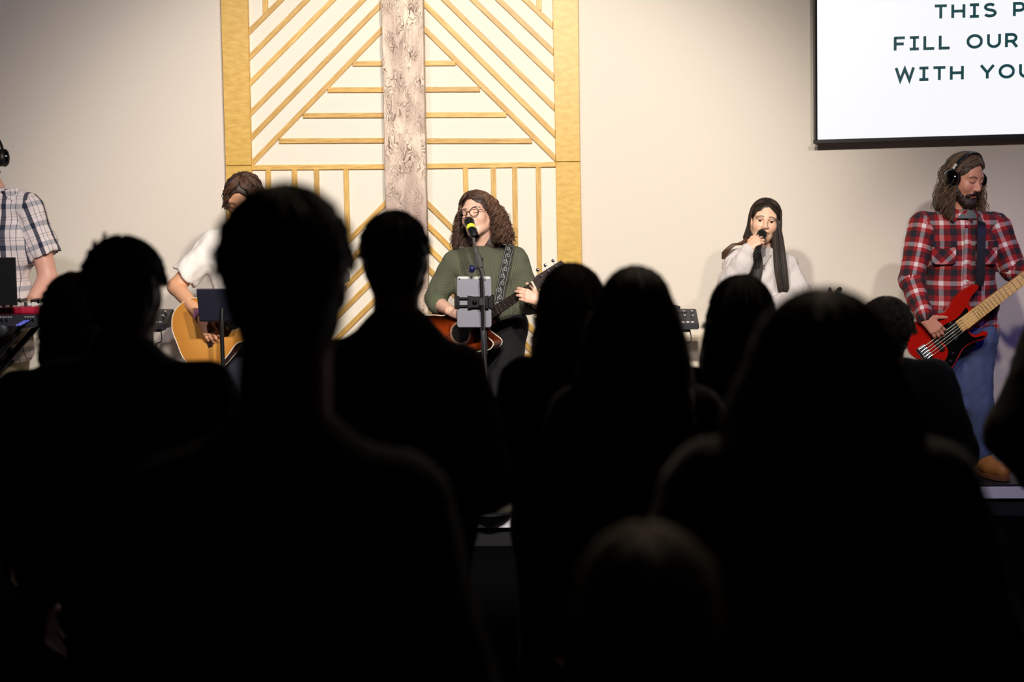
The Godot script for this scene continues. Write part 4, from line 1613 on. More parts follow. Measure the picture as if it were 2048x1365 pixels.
# a flat strap that follows a path, with its outer side towards n
func strap_geo(g: Geo, path: Array, wide: float, n: Vector3, thick := 0.003) -> void:
	var run := 0.0
	var rows := []
	for j in path.size():
		var d: Vector3 = (path[mini(j + 1, path.size() - 1)] - path[maxi(j - 1, 0)]).normalized()
		var nn: Vector3 = n if not (n == Vector3.ZERO) else Vector3(0, 0, 1)
		var x := d.cross(nn).normalized()
		nn = x.cross(d).normalized()
		if j > 0: run += path[j].distance_to(path[j - 1])
		rows.append([path[j] - x * wide / 2, path[j] + x * wide / 2, nn, x, run])
	for j in rows.size() - 1:
		var a: Array = rows[j]
		var b: Array = rows[j + 1]
		for sgn in [1.0, -1.0]:
			g.quad(g.put(a[0] + a[2] * thick * sgn, a[2] * sgn, Vector2(0, a[4])), g.put(a[1] + a[2] * thick * sgn, a[2] * sgn, Vector2(1, a[4])), g.put(b[1] + b[2] * thick * sgn, b[2] * sgn, Vector2(1, b[4])), g.put(b[0] + b[2] * thick * sgn, b[2] * sgn, Vector2(0, b[4])))
		for e in 2:
			var sx := -1.0 if e == 0 else 1.0
			g.quad(g.put(a[e] + a[2] * thick, a[3] * sx), g.put(a[e] - a[2] * thick, a[3] * sx), g.put(b[e] - b[2] * thick, b[3] * sx), g.put(b[e] + b[2] * thick, b[3] * sx))


func plaid(called: String, n: int, warp: Array, weft: Array, period: float, share := 0.5) -> StandardMaterial3D:   # woven stripes: each list is [share, colour], ...
	var pick := func(l: Array, u: float) -> Color:
		var acc := 0.0
		for q in l:
			acc += q[0]
			if u < acc: return q[1]
		return l[l.size() - 1][1]
	var t := tex(n, n, func(x, y):
		var a: Color = pick.call(warp, (x + 0.5) / n)
		var b: Color = pick.call(weft, (y + 0.5) / n)
		return a.lerp(b, share))
	var m := mat(called, 255, 255, 255, 0.88)
	m.albedo_texture = t
	m.texture_filter = BaseMaterial3D.TEXTURE_FILTER_LINEAR
	m.uv1_scale = Vector3(1.0 / period, 1.0 / period, 1)
	m.rim_enabled = false
	return m


func folds(seed_: int, freq: float) -> FastNoiseLite:
	var f := FastNoiseLite.new()
	f.seed = seed_
	f.frequency = freq
	f.fractal_octaves = 3
	return f


# ------------------------------------------------------------------ the band
# the body under the clothes, one continuous surface: j holds the joints, [0] on the picture's left
func inner(B: Blob, j: Dictionary, k := 1.0) -> void:
	B.cap(j.head, j.neck, 0.054 * k, 0.058 * k, 0.03)
	B.cap(j.neck, j.chest, 0.060 * k, 0.085 * k, 0.03)
	B.cap(j.chest, j.pelvis, 0.095 * k, 0.095 * k, 0.04)
	for e in 2:
		B.cap(j.neck + Vector3(0, -0.025, 0), j.sh[e] + Vector3(0, -0.02, 0), 0.034 * k, 0.040 * k, 0.02)
		B.cap(j.sh[e] + Vector3(0, -0.02, 0), j.el[e], 0.050 * k, 0.042 * k, 0.03)
		B.cap(j.el[e], j.wr[e], 0.043 * k, 0.027 * k, 0.015)
		B.cap(j.pelvis, j.hip[e], 0.09 * k, 0.085 * k, 0.04)
		B.cap(j.hip[e], j.kn[e], 0.078 * k, 0.055 * k, 0.03)
		B.cap(j.kn[e], j.an[e], 0.055 * k, 0.038 * k, 0.02)


func person_body(o: Node3D, j: Dictionary, k: float, xf: Transform3D, s: float, f: Dictionary, skin: Color, hands: Array) -> MeshInstance3D:
	var g := Geo.new()
	var B := Blob.new()
	inner(B, j, k)
	body_into(g, B, 0.012, skin)
	B = Blob.new()
	head_shape(B, xf, s, f)
	B.cap(xf * (Vector3(0, -0.05, -0.02) * s), j.neck, 0.054 * k * f.get("neck", 1.0), 0.060 * k * f.get("neck", 1.0), 0.03)
	B.build(g, 0.0036, face_colour(xf, s, f, skin))
	for h in hands:
		B = Blob.new()
		hand(B, h[0], h[1], h[2], h[3], h[4], h[5], h[6] if h.size() > 6 else 0.06)
		body_into(g, B, 0.0036, skin.lerp(lin(200, 120, 105), 0.12))
	return part(o, "body", g, M.skin)


func garment(o: Node3D, called: String, B: Blob, m: Material, cell: float, seed_: int, amp: float, frames := [], label := "") -> MeshInstance3D:
	var g := Geo.new()
	B.build(g, cell, null, folds(seed_, 9.0), amp, Vector3(1, 0.75, 1), frames)
	return part(o, called, g, m, label)


func hair_part(o: Node3D, xf: Transform3D, s: float, mass: Dictionary, lay: Array, seed_: int, rough := 0.008) -> MeshInstance3D:
	var g := Geo.new()
	var B := Blob.new()
	hair_mass(B, xf, s, mass)
	var base: Color = mass.get("colour", lin(38, 26, 20))
	var nz := folds(seed_, mass.get("freq", 45.0))
	B.build(g, mass.get("cell", 0.005), func(_p: Vector3) -> Color: return base, nz, rough, mass.get("stretch", Vector3(1, 0.25, 1)))
	for q in lay:
		strands(g, xf, s, q)
	return part(o, "hair", g, M[mass.get("material", "hair")])


func trousers(o: Node3D, called: String, j: Dictionary, k: float, m: Material, seed_: int, amp := 0.006) -> void:
	var B := Blob.new()
	B.cap(j.hip[0] + Vector3(0, 0.05, 0), j.hip[1] + Vector3(0, 0.05, 0), 0.115 * k, 0.115 * k, 0.05)
	for e in 2:
		B.cap(j.hip[e], j.kn[e], 0.100 * k, 0.078 * k, 0.04)
		B.cap(j.kn[e], j.an[e] + Vector3(0, 0.02, 0), 0.078 * k, 0.068 * k, 0.03)
	garment(o, called, B, m, 0.011, seed_, amp)


func singer() -> void:
	var z := 1.20
	var skin := lin(222, 176, 153)
	var xf := frame_of(at(956, 431, 1.24), -27, -9, -11)
	var s := 0.98
	var hipy := at(985, 668, z).y
	var j := {
		"head": xf * Vector3(0, -0.07, -0.02), "neck": at(970, 497, z - 0.01), "chest": at(975, 545, z), "pelvis": at(985, 650, z),
		"sh": [at(915, 523, z), at(1028, 521, z)], "el": [at(869, 603, 1.17), at(1062, 612, 1.24)], "wr": [at(903, 623, 1.41), at(1081, 602, 1.585)],
		"hip": [at(957, 668, z), at(1013, 668, z)], "kn": [at(957, 825, z + 0.03), at(1016, 825, z + 0.02)],
	}
	j.an = [Vector3(j.kn[0].x, 0.26, z), Vector3(j.kn[1].x + 0.02, 0.26, z)]
	var o := thing("person", "woman singing in a green ribbed sweater, with curly brown hair, glasses and a guitar", "person", Vector3(j.pelvis.x, 0.18, z))
	person_body(o, j, 1.0, xf, s, {"mouth": 0.012, "brow": lin(70, 48, 38), "lip": lin(190, 100, 96)}, skin, [
		[j.wr[0], Vector3(1, -0.30, 0.05), Vector3(0.0, 0.35, 1), Vector3(0, 1, 0.2), [0.45, 0.5, 0.55, 0.6, 0.3], 0.9],
		[j.wr[1], Vector3(-1, 0.38, 0.16), Vector3(0.12, 0.22, 1), Vector3(0.2, 1, -0.5), [0.40, 0.46, 0.52, 0.55, 0.4], 0.86, 0.0]])
	# sweater
	var rib := Image.create(32, 64, false, Image.FORMAT_RGB8)
	var ribc := Image.create(32, 64, false, Image.FORMAT_RGB8)
	for y in 64:
		for x in 32:
			var u := absf(sin(PI * x / 16.0))
			var h := pow(u, 0.7) * (0.86 + 0.14 * sin(TAU * y / 16.0 + (PI if x >= 16 else 0.0)))
			rib.set_pixel(x, y, Color(h, h, h))
			ribc.set_pixel(x, y, Color(0.315, 0.325, 0.255).lerp(Color(0.385, 0.39, 0.315), h))
	var m := mat("green_knit", 255, 255, 255, 0.9)
	m.albedo_texture = ImageTexture.create_from_image(ribc)
	m.heightmap_enabled = true
	m.heightmap_texture = ImageTexture.create_from_image(rib)
	m.heightmap_scale = 0.35
	m.uv1_scale = Vector3(1.0 / 0.0175, 1.0 / 0.022, 1)
	var B := Blob.new()
	B.cap(at(972, 508, z), at(925, 524, z), 0.055, 0.066, 0.04)
	B.cap(at(972, 508, z), at(1020, 522, z), 0.055, 0.066, 0.04)
	B.ell(at(974, 562, z), Vector3(0.176, 0.19, 0.13), Basis(), 0.05)
	B.ell(at(984, 612, z), Vector3(0.168, 0.13, 0.135), Basis(), 0.05)
	B.cap(at(952, 638, z), at(1022, 637, z), 0.072, 0.072, 0.03)
	B.cap(at(913, 525, z), at(873, 592, 1.18), 0.070, 0.064, 0.03)
	B.cap(at(1032, 523, z), at(1056, 598, 1.23), 0.072, 0.064, 0.03)
	B.cap(at(1058, 606, 1.24), at(1072, 608, 1.42), 0.060, 0.048, 0.03)
	var up := Vector3(0, 1, 0)
	var fr := Vector3(0, 0, 1)
	var tors := [at(975, 560, z), up, fr, 0.17]
	garment(o, "sweater", B, m, 0.0085, 31, 0.011, [tors, tors, tors, tors, tors, [at(913, 525, z), (at(913, 525, z) - at(873, 592, 1.18)).normalized(), fr, 0.068], [at(1032, 523, z), (at(1032, 523, z) - at(1056, 598, 1.23)).normalized(), fr, 0.068], [at(1058, 606, 1.24), Vector3(-0.1, 0, -1), up, 0.055]])
	var g := Geo.new()
	var loop := []
	for k in 25:
		var a := TAU * k / 24
		loop.append(at(969, 495, z) + Vector3(cos(a) * 0.078, -0.014 + 0.012 * cos(2 * a) - 0.020 * sin(a), sin(a) * 0.066))
	g.tube(loop, 0.009, 8, false)
	part(o, "neckband", g, mat("green_trim", 78, 84, 62, 0.9))
	B = Blob.new()
	B.cap(at(871, 597, 1.18), at(876, 609, 1.24), 0.060, 0.056, 0.01)
	garment(o, "cuff", B, M.green_trim, 0.007, 5, 0.004)
	trousers(o, "trousers", j, 1.0, mat("black_cloth", 14, 14, 17, 0.9), 8)
	for e in 2:
		shoe(o, Vector3(j.an[e].x, 0.182, z - 0.05), Vector3(0.1, 0, 1), M.black_cloth, M.black_plastic, M.black_cloth, 0.9, "shoe", 0.08)
	hair_part(o, xf, s, {"colour": lin(54, 37, 29), "rx": 0.084, "ry": 0.091, "rz": 0.097, "falls": [
		[Vector3(0.080, 0.01, -0.04), Vector3(0.105, -0.13, -0.06), 0.024, 0.034, 1.2],
		[Vector3(0.0, -0.02, -0.07), Vector3(0.01, -0.15, -0.085), 0.062, 0.066, 1.0],
		[Vector3(-0.072, 0.01, -0.05), Vector3(-0.085, -0.13, -0.06), 0.020, 0.030, 1.2]],
		"freq": 60.0, "stretch": Vector3(1, 0.7, 1), "face_c": Vector3(-0.010, -0.038, 0.105), "face_r": Vector3(0.068, 0.128, 0.082)}, [
		{"n": 480, "len": 0.195, "rx": 0.090, "ry": 0.098, "rz": 0.103, "face": 1.12, "part": -0.022, "curl": 0.010, "pitch": 0.085, "spread": 0.040, "r": 0.0023, "m": 34, "a": lin(34, 23, 18), "b": lin(100, 70, 54), "seed": 4},
		{"n": 300, "len": 0.205, "rx": 0.095, "ry": 0.100, "rz": 0.104, "face": 1.12, "part": -0.02, "curl": 0.016, "pitch": 0.080, "spread": 0.080, "r": 0.0020, "m": 36, "a": lin(46, 31, 24), "b": lin(128, 92, 70), "from": 0.6, "to": 2.5, "seed": 14},
		{"n": 170, "len": 0.20, "rx": 0.090, "ry": 0.099, "rz": 0.104, "face": 1.12, "part": -0.02, "curl": 0.013, "pitch": 0.075, "spread": 0.045, "r": 0.0020, "m": 34, "a": lin(32, 22, 17), "b": lin(104, 74, 56), "from": -2.5, "to": -0.9, "seed": 24},
		{"n": 110, "len": 0.10, "rx": 0.088, "ry": 0.095, "rz": 0.101, "face": 1.25, "part": -0.022, "curl": 0.004, "pitch": 0.09, "spread": 0.03, "r": 0.0022, "m": 18, "late": 0.28, "from": -1.1, "to": 1.1, "a": lin(36, 25, 19), "b": lin(104, 74, 58), "seed": 34}], 41, 0.004)
	# glasses
	o = thing("glasses", "thin dark round-framed glasses on the singer in green", "glasses", xf * Vector3(0, 0, 0.09))
	for e in [-1.0, 1.0]:
		g = Geo.new()
		loop = []
		for k in 29:
			var a := TAU * k / 28
			loop.append(xf * (Vector3(e * 0.0335 + cos(a) * 0.0245, -0.001 + sin(a) * 0.0225, 0.0995 - e * cos(a) * 0.004) * s))
		g.tube(loop, 0.0021, 6, false)
		part(o, "rim", g, M.black_gloss)
		g = Geo.new()
		g.tube([xf * (Vector3(e * 0.057, 0.006, 0.096) * s), xf * (Vector3(e * 0.070, 0.006, 0.085) * s), xf * (Vector3(e * 0.082, 0.003, 0.0) * s), xf * (Vector3(e * 0.080, -0.014, -0.02) * s)], 0.0019, 6)
		part(o, "temple", g, M.black_gloss)
	g = Geo.new()
	g.tube([xf * (Vector3(-0.010, 0.004, 0.1005) * s), xf * (Vector3(0, 0.008, 0.103) * s), xf * (Vector3(0.010, 0.004, 0.1005) * s)], 0.002, 6)
	part(o, "bridge", g, M.black_gloss)
	# guitar
	var hole := at(921, 667, 1.40)
	var nut := at(1072, 569, 1.565)
	var gx := (nut - hole).normalized()
	var gz := gx.cross(up).normalized()
	var gb := Basis(gx, gz.cross(gx), gz)
	var org := hole - gx * 0.163
	o = thing("acoustic_guitar", "dark sunburst cutaway acoustic guitar with ivory binding held by the singer in green", "guitar", org)
	acoustic(o, Transform3D(gb, org), lin(138, 52, 16), lin(20, 9, 6), M.mahogany, true)
	# patterned strap
	var st := Image.create(48, 240, false, Image.FORMAT_RGB8)
	for y in 240:
		for x in 48:
			var c := Color(0.06, 0.06, 0.065)
			if (x in [3, 4, 43, 44]) and y % 6 < 4: c = Color(0.72, 0.72, 0.70)
			var ph := TAU * y / 80.0
			var cx := 24.0 + 9.0 * sin(ph)
			if absf(x - cx) < 1.3: c = Color(0.62, 0.63, 0.62)
			for q in [[0.15, -1.0], [0.65, 1.0]]:
				var dy := fposmod(y - q[0] * 80.0 + 40.0, 80.0) - 40.0
				var dx: float = x - 24.0 - q[1] * 5.0
				var rr := Vector2(dx, dy * 0.85).length()
				if absf(rr - 6.5) < 1.2 or (rr < 12.0 and rr > 7.0 and absf(sin(atan2(dy, dx) * 3.0)) < 0.22): c = Color(0.66, 0.67, 0.66)
			st.set_pixel(x, y, c)
	m = mat("woven_strap", 255, 255, 255, 0.7)
	m.albedo_texture = ImageTexture.create_from_image(st)
	m.uv1_scale = Vector3(1, 1.0 / 0.22, 1)
	g = Geo.new()
	strap_geo(g, smooth([at(1018, 484, 1.12), at(1022, 487, 1.22), at(1020, 493, 1.285), at(1014, 515, 1.335), at(1008, 545, 1.352), at(1001, 578, 1.36), at(996, 606, 1.37), at(984, 640, 1.375)], 5), 0.046, Vector3(0.25, 0.1, 1))
	solo("guitar_strap", g, m, "black and white woven strap over the shoulder of the singer in green", "strap", at(1008, 545, 1.352))


func girl() -> void:
	var z := 0.80
	var skin := lin(228, 184, 156)
	var xf := frame_of(at(1529.5, 443, z), -4, -2, 8)
	var s := 0.97
	var j := {
		"head": xf * Vector3(0, -0.07, -0.02), "neck": at(1528, 505, z - 0.01), "chest": at(1528, 550, z), "pelvis": at(1530, 660, z),
		"sh": [at(1476, 520, z), at(1572, 526, z)], "el": [at(1457, 574, 0.92), at(1597, 588, 0.86)], "wr": [at(1496, 500, 1.015), at(1542, 615, 0.99)],
		"hip": [at(1504, 680, z), at(1556, 680, z)], "kn": [at(1502, 800, z), at(1558, 800, z)],
	}
	j.an = [Vector3(j.kn[0].x, 0.26, z), Vector3(j.kn[1].x, 0.26, z)]
	var o := thing("person", "girl in a pale grey sweatshirt with long straight dark hair singing into a hand-held microphone", "person", Vector3(j.pelvis.x, 0.18, z))
	var f := {"lids": false, "shut": false, "brow": lin(34, 23, 18), "brow_slope": -0.28, "brow_y": 0.026, "lip": lin(176, 104, 92), "mouth": 0.006, "neck": 0.85}
	person_body(o, j, 0.9, xf, s, f, skin, [
		[j.wr[0], Vector3(0.68, 0.68, 0.0), Vector3(-0.50, 0.40, 0.76), Vector3(0.1, 0.9, -0.3), [0.95, 0.95, 0.95, 0.95, 0.5], 0.84],
		[j.wr[1], Vector3(-0.95, -0.1, 0.2), Vector3(0, 0.3, 1), Vector3(0, 1, 0), [0.5, 0.5, 0.5, 0.5, 0.3], 0.82]])
	eyes(o, xf, s, lin(60, 42, 30))
	# upper lids, half closed
	var g: Geo
	for e in [-1.0, 1.0]:
		g = Geo.new()
		var base := 0
		g.col = skin.lerp(lin(120, 78, 62), 0.35)
		for a in 7:
			for b in 11:
				var th := deg_to_rad(lerpf(9.0, 100.0, a / 6.0))
				var ph := deg_to_rad(lerpf(-75.0, 75.0, b / 10.0))
				var d := Vector3(sin(ph) * cos(th * 0.0), 0, cos(ph))
				var q := Vector3(sin(ph), 0, cos(ph)).rotated(Vector3(1, 0, 0), -th * 0.9 - 0.02)
				g.put(xf * ((Vector3(e * 0.0315, 0.003, 0.0715) + q * 0.0137) * s), xf.basis * q)
		for a in 6:
			for b in 10:
				g.quad(base + a * 11 + b, base + a * 11 + b + 1, base + (a + 1) * 11 + b + 1, base + (a + 1) * 11 + b)
		part(o, "eyelid", g, M.skin)
	var B := Blob.new()
	B.cap(at(1528, 512, z), at(1482, 522, z), 0.050, 0.064, 0.04)
	B.cap(at(1528, 510, z), at(1568, 526, z), 0.048, 0.058, 0.04)
	B.ell(at(1529, 572, z), Vector3(0.158, 0.19, 0.125), Basis(), 0.05)
	B.ell(at(1530, 630, z), Vector3(0.160, 0.15, 0.13), Basis(), 0.05)
	B.cap(at(1504, 672, z), at(1558, 672, z), 0.125, 0.125, 0.04)
	B.cap(at(1474, 525, z), at(1462, 572, 0.91), 0.066, 0.072, 0.03)
	B.cap(at(1461, 572, 0.92), at(1488, 522, 1.0), 0.070, 0.050, 0.02)
	B.cap(at(1488, 524, 1.0), at(1495, 503, 1.013), 0.040, 0.036, 0.008)
	B.cap(at(1573, 532, z), at(1597, 588, 0.86), 0.056, 0.068, 0.03)
	B.cap(at(1597, 590, 0.87), at(1550, 612, 0.985), 0.066, 0.050, 0.02)
	garment(o, "sweatshirt", B, mat("pale_fleece", 204, 196, 194, 0.92), 0.0085, 63, 0.020)
	g = Geo.new()
	var loop := []
	for k in 25:
		var a := TAU * k / 24
		loop.append(at(1528, 504, z) + Vector3(cos(a) * 0.066, -0.012 - 0.022 * sin(a), sin(a) * 0.060))
	g.tube(loop, 0.009, 8, false)
	part(o, "neckband", g, M.pale_fleece)
	trousers(o, "trousers", j, 0.95, mat("dark_denim", 38, 42, 58, 0.9), 18)
	for e in 2:
		shoe(o, Vector3(j.an[e].x, 0.182, z - 0.05), Vector3(0, 0, 1), M.pale_plastic, M.pale_plastic, M.pale_plastic, 0.88, "shoe", 0.08)
	hair_part(o, xf, s, {"colour": lin(34, 24, 20), "rx": 0.083, "ry": 0.0885, "rz": 0.096, "falls": [
		[Vector3(0.062, 0.0, -0.02), Vector3(0.080, -0.13, 0.02), 0.022, 0.032, 1.1],
		[Vector3(0.0, -0.02, -0.06), Vector3(0.0, -0.24, -0.075), 0.068, 0.072, 1.0],
		[Vector3(-0.060, 0.0, -0.03), Vector3(-0.078, -0.10, -0.035), 0.020, 0.028, 1.0]],
		"freq": 50.0, "stretch": Vector3(1, 0.12, 1), "face_c": Vector3(0, -0.040, 0.102), "face_r": Vector3(0.068, 0.120, 0.078)}, [
		{"n": 150, "len": 0.15, "rx": 0.0855, "ry": 0.0915, "rz": 0.099, "face": 1.12, "part": 0.0, "spread": 0.006, "r": 0.0030, "m": 16, "own": 0.3, "a": lin(24, 17, 15), "b": lin(62, 44, 35), "seed": 5, "from": 0.0, "to": PI},
		{"n": 130, "len": 0.14, "rx": 0.0855, "ry": 0.0915, "rz": 0.099, "face": 1.15, "part": 0.0, "spread": 0.010, "r": 0.0030, "m": 14, "own": 0.5, "a": lin(24, 17, 15), "b": lin(62, 44, 35), "seed": 6, "from": -PI, "to": 0.0}], 44, 0.004)
	# the long straight lock in front of one shoulder, and the darker one beside the hand
	g = Geo.new()
	for k in 300:
		var u := rng.randf_range(-1.0, 1.0)
		var w := rng.randf_range(-0.014, 0.010)
		var e := rng.randf_range(-16, 8) - absf(u) * 6.0
		g.col = lin(22, 16, 14).lerp(lin(72, 50, 38), pow(rng.randf(), 1.5))
		g.tube(smooth([at(1548 + u * 4, 430, 0.835 + w), at(1554 + u * 9, 460, 0.855 + w), at(1558 + u * 12, 500, 0.90 + w), at(1561 + u * 13, 535, 0.930 + w), at(1565 + u * 12, 565, 0.945 + w), at(1567 + u * 9 + rng.randf_range(-3, 3), 588 + e, 0.950 + w)], 3), [0.0018, 0.0018, 0.0018, 0.0018, 0.0018, 0.0018, 0.0018, 0.0018, 0.0018, 0.0018, 0.0018, 0.0016, 0.0015, 0.0013, 0.001, 0.0006], 4, false)
	part(o, "long_lock", g, M.hair, "long straight lock in front of the shoulder")
	g = Geo.new()
	for k in 60:
		var u := rng.randf_range(-1.0, 1.0)
		g.col = lin(18, 14, 13).lerp(lin(46, 33, 27), rng.randf())
		g.tube(smooth([at(1510 + u * 5, 480, 0.83), at(1513 + u * 8, 505, 0.895), at(1514 + u * 11, 530, 0.935), at(1510 + u * 10, 555 + rng.randf_range(-8, 6), 0.945)], 3), 0.0032, 4, false)
	part(o, "dark_lock", g, M.hair, "dark lock hanging beside the hand")
	# a lock swept over the shoulder on the left
	g = Geo.new()
	for k in 110:
		g.col = lin(50, 33, 24).lerp(lin(104, 72, 48), rng.randf())
		var dx := rng.randf_range(-4, 4)
		var dy := rng.randf_range(-3.5, 3.5)
		g.tube(smooth([at(1502 + dx * 0.3, 452 + dy, 0.77), at(1497 + dx * 0.6, 474 + dy, 0.79), at(1484 + dx, 487 + dy * 0.8, 0.83), at(1466 + dx, 490 + dy * 0.5, 0.865), at(1452 + dx, 500 + dy + absf(dx), 0.86), at(1446 + dx * 0.7, 512 + dy * 2.0, 0.83)], 3), 0.0014, 4, false)
	part(o, "swept_lock", g, M.hair, "lock of hair swept over the shoulder")
	# necklace and pendant
	g = Geo.new()
	g.tube(smooth([at(1510, 500, 0.80), at(1515, 512, 0.885), at(1527, 530, 0.935), at(1541, 512, 0.885), at(1547, 500, 0.80)], 6), 0.0013, 5)
	var no := thing("necklace", "thin chain with a small pendant on the girl in the pale sweatshirt", "necklace", at(1527, 528, 0.93))
	part(no, "chain", g, M.brass)
	g = Geo.new()
	g.ball(at(1527, 532, 0.942), Vector3(0.006, 0.006, 0.003))
	part(no, "pendant", g, M.chrome)
	var mo := thing("microphone", "plain black microphone in the girl's hand at her mouth", "microphone", at(1519, 488, 1.0))
	microphone(mo, at(1525.5, 461, 0.935), at(1511, 514, 1.075), false)


func bass_player() -> void:
	var z := 0.78
	var skin := lin(206, 146, 120)
	var xf := frame_of(at(1929, 357, z + 0.02), 36, 17, 3)
	var s := 1.05
	var up := Vector3(0, 1, 0)
	var fr := Vector3(0, 0, 1)
	var j := {
		"head": xf * Vector3(0, -0.07, -0.02), "neck": at(1922, 424, z - 0.02), "chest": at(1918, 480, z), "pelvis": at(1922, 660, z),
		"sh": [at(1846, 448, z), at(1990, 447, z)], "el": [at(1822, 562, 0.86), at(2028, 540, 0.86)], "wr": [at(1849, 636, 1.04), at(2108, 552, 1.03)],
		"hip": [at(1898, 690, z), at(1952, 690, z)], "kn": [at(1897, 810, z + 0.03), at(1955, 812, z + 0.04)],
	}
	j.an = [at(1914, 915, z - 0.02), at(1958, 915, z + 0.02)]
	var o := thing("person", "long-haired bearded man in a red checked flannel shirt, jeans and tan boots playing a bass", "person", Vector3(j.pelvis.x, 0.18, z))
	var f := {"jaw": 1.08, "brow": lin(50, 36, 28), "lip": lin(160, 84, 76), "mouth": 0.004, "neck": 1.1}
	person_body(o, j, 1.08, xf, s, f, skin, [
		[j.wr[0], Vector3(0.62, -0.62, 0.05), Vector3(0.05, 0.15, 1), Vector3(0.8, 0.7, 0), [0.5, 0.42, 0.42, 0.4, 0.05], 1.0, ],
		[j.wr[1], Vector3(-0.25, 0.9, 0.15), Vector3(0.3, -0.1, 1), Vector3(0.6, 0.5, -0.5), [0.6, 0.6, 0.6, 0.6, 0.3], 1.0]])
	# beard and moustache
	var B := Blob.new()
	var bc := func(p: Vector3) -> Vector3: return xf * (p * s)
	for e in [-1.0, 1.0]:
		B.cap(bc.call(Vector3(e * 0.066, -0.022, 0.006)), bc.call(Vector3(e * 0.056, -0.065, 0.020)), 0.014, 0.026, 0.01)
		B.cap(bc.call(Vector3(e * 0.054, -0.070, 0.022)), bc.call(Vector3(e * 0.016, -0.114, 0.070)), 0.027, 0.028, 0.015)
		B.cap(bc.call(Vector3(e * 0.004, -0.048, 0.094)), bc.call(Vector3(e * 0.034, -0.072, 0.078)), 0.0065, 0.009, 0.008)
	B.cap(bc.call(Vector3(0, -0.104, 0.078)), bc.call(Vector3(0, -0.145, 0.076)), 0.030, 0.022, 0.015)
	var g := Geo.new()
	var dark := lin(40, 27, 20)
	B.build(g, 0.004, func(_p: Vector3) -> Color: return dark, folds(71, 160.0), 0.006, Vector3(1, 0.5, 1))
	var rb := RandomNumberGenerator.new()
	rb.seed = 3
	for k in 260:
		var e := rb.randf_range(-1.0, 1.0)
		var a := Vector3(e * 0.060, lerpf(-0.115, -0.05, absf(e)) + rb.randf_range(-0.015, 0.02), lerpf(0.088, 0.022, absf(e)))
		var d := Vector3(e * 0.012, -0.030, 0.010) * rb.randf_range(0.6, 1.3)
		g.col = dark.lerp(lin(92, 62, 42), rb.randf())
		g.tube([bc.call(a), bc.call(a + d * 0.5 + Vector3(rb.randf_range(-0.003, 0.003), 0, 0.003)), bc.call(a + d)], [0.0014, 0.0012, 0.0005], 3, false)
	part(o, "beard", g, M.hair)
	hair_part(o, xf, s, {"colour": lin(54, 41, 32), "rx": 0.083, "ry": 0.090, "rz": 0.094, "falls": [
		[Vector3(0.070, 0.0, -0.03), Vector3(0.090, -0.13, -0.02), 0.024, 0.028, 1.2],
		[Vector3(0.0, -0.02, -0.06), Vector3(0.0, -0.15, -0.07), 0.066, 0.066, 1.0],
		[Vector3(-0.070, 0.0, -0.05), Vector3(-0.088, -0.15, -0.03), 0.026, 0.030, 1.3]],
		"freq": 50.0, "stretch": Vector3(1, 0.2, 1), "face_c": Vector3(0, -0.034, 0.102), "face_r": Vector3(0.070, 0.135, 0.082)}, [
		{"n": 420, "len": 0.235, "rx": 0.087, "ry": 0.095, "rz": 0.102, "face": 1.25, "part": 0.01, "curl": 0.007, "pitch": 0.10, "spread": 0.035, "r": 0.0030, "m": 22, "own": 0.15, "a": lin(30, 22, 18), "b": lin(112, 86, 64), "seed": 8},
		{"n": 60, "len": 0.23, "rx": 0.089, "ry": 0.095, "rz": 0.102, "face": 1.25, "part": 0.01, "curl": 0.014, "pitch": 0.11, "spread": 0.06, "r": 0.0024, "m": 24, "own": 0.15, "a": lin(60, 44, 32), "b": lin(130, 100, 72), "seed": 18},
		{"n": 120, "len": 0.10, "rx": 0.086, "ry": 0.094, "rz": 0.100, "face": 1.3, "part": 0.01, "curl": 0.003, "pitch": 0.10, "spread": 0.02, "r": 0.0026, "m": 18, "own": 0.15, "late": 0.32, "from": -1.1, "to": 1.1, "a": lin(34, 25, 20), "b": lin(104, 88, 74), "seed": 28}], 46, 0.003)
	headphones("headphones", "glossy black headphones on the long-haired bass player", xf, s, 0.12)
	# flannel shirt
	var R := Color(0.56, 0.055, 0.085)
	var K := Color(0.095, 0.10, 0.145)
	var Wt := Color(0.86, 0.83, 0.82)
	var m := plaid("red_flannel", 96, [[0.30, R], [0.30, K], [0.20, R], [0.20, Wt]], [[0.28, R], [0.30, K], [0.20, R], [0.22, Wt]], 0.108)
	B = Blob.new()
	B.cap(at(1922, 440, z), at(1852, 452, z), 0.055, 0.072, 0.04)
	B.cap(at(1922, 440, z), at(1984, 451, z), 0.055, 0.072, 0.04)
	B.ell(at(1918, 515, z), Vector3(0.205, 0.23, 0.135), Basis(), 0.05)
	B.ell(at(1921, 600, z), Vector3(0.208, 0.20, 0.145), Basis(), 0.05)
	B.cap(at(1882, 658, z), at(1962, 656, z), 0.098, 0.098, 0.03)
	B.cap(at(1844, 455, z), at(1823, 558, 0.86), 0.078, 0.068, 0.025)
	B.cap(at(1822, 560, 0.86), at(1847, 631, 1.025), 0.068, 0.050, 0.02)
	B.cap(at(1992, 455, z), at(2026, 536, 0.86), 0.078, 0.066, 0.025)
	B.cap(at(2027, 540, 0.86), at(2095, 548, 1.01), 0.066, 0.050, 0.02)
	var t0 := [at(1918, 520, z), up, fr, 0.0]
	var aa := func(p: Vector3, q: Vector3, r: float) -> Array: return [p, (p - q).normalized(), fr, r]
	garment(o, "flannel_shirt", B, m, 0.009, 77, 0.013, [t0, t0, t0, t0, t0, aa.call(at(1844, 455, z), at(1823, 558, 0.86), 0.075), aa.call(at(1822, 560, 0.86), at(1845, 626, 1.015), 0.062), aa.call(at(1992, 455, z), at(2026, 536, 0.86), 0.075), aa.call(at(2027, 540, 0.86), at(2095, 548, 1.01), 0.066)])
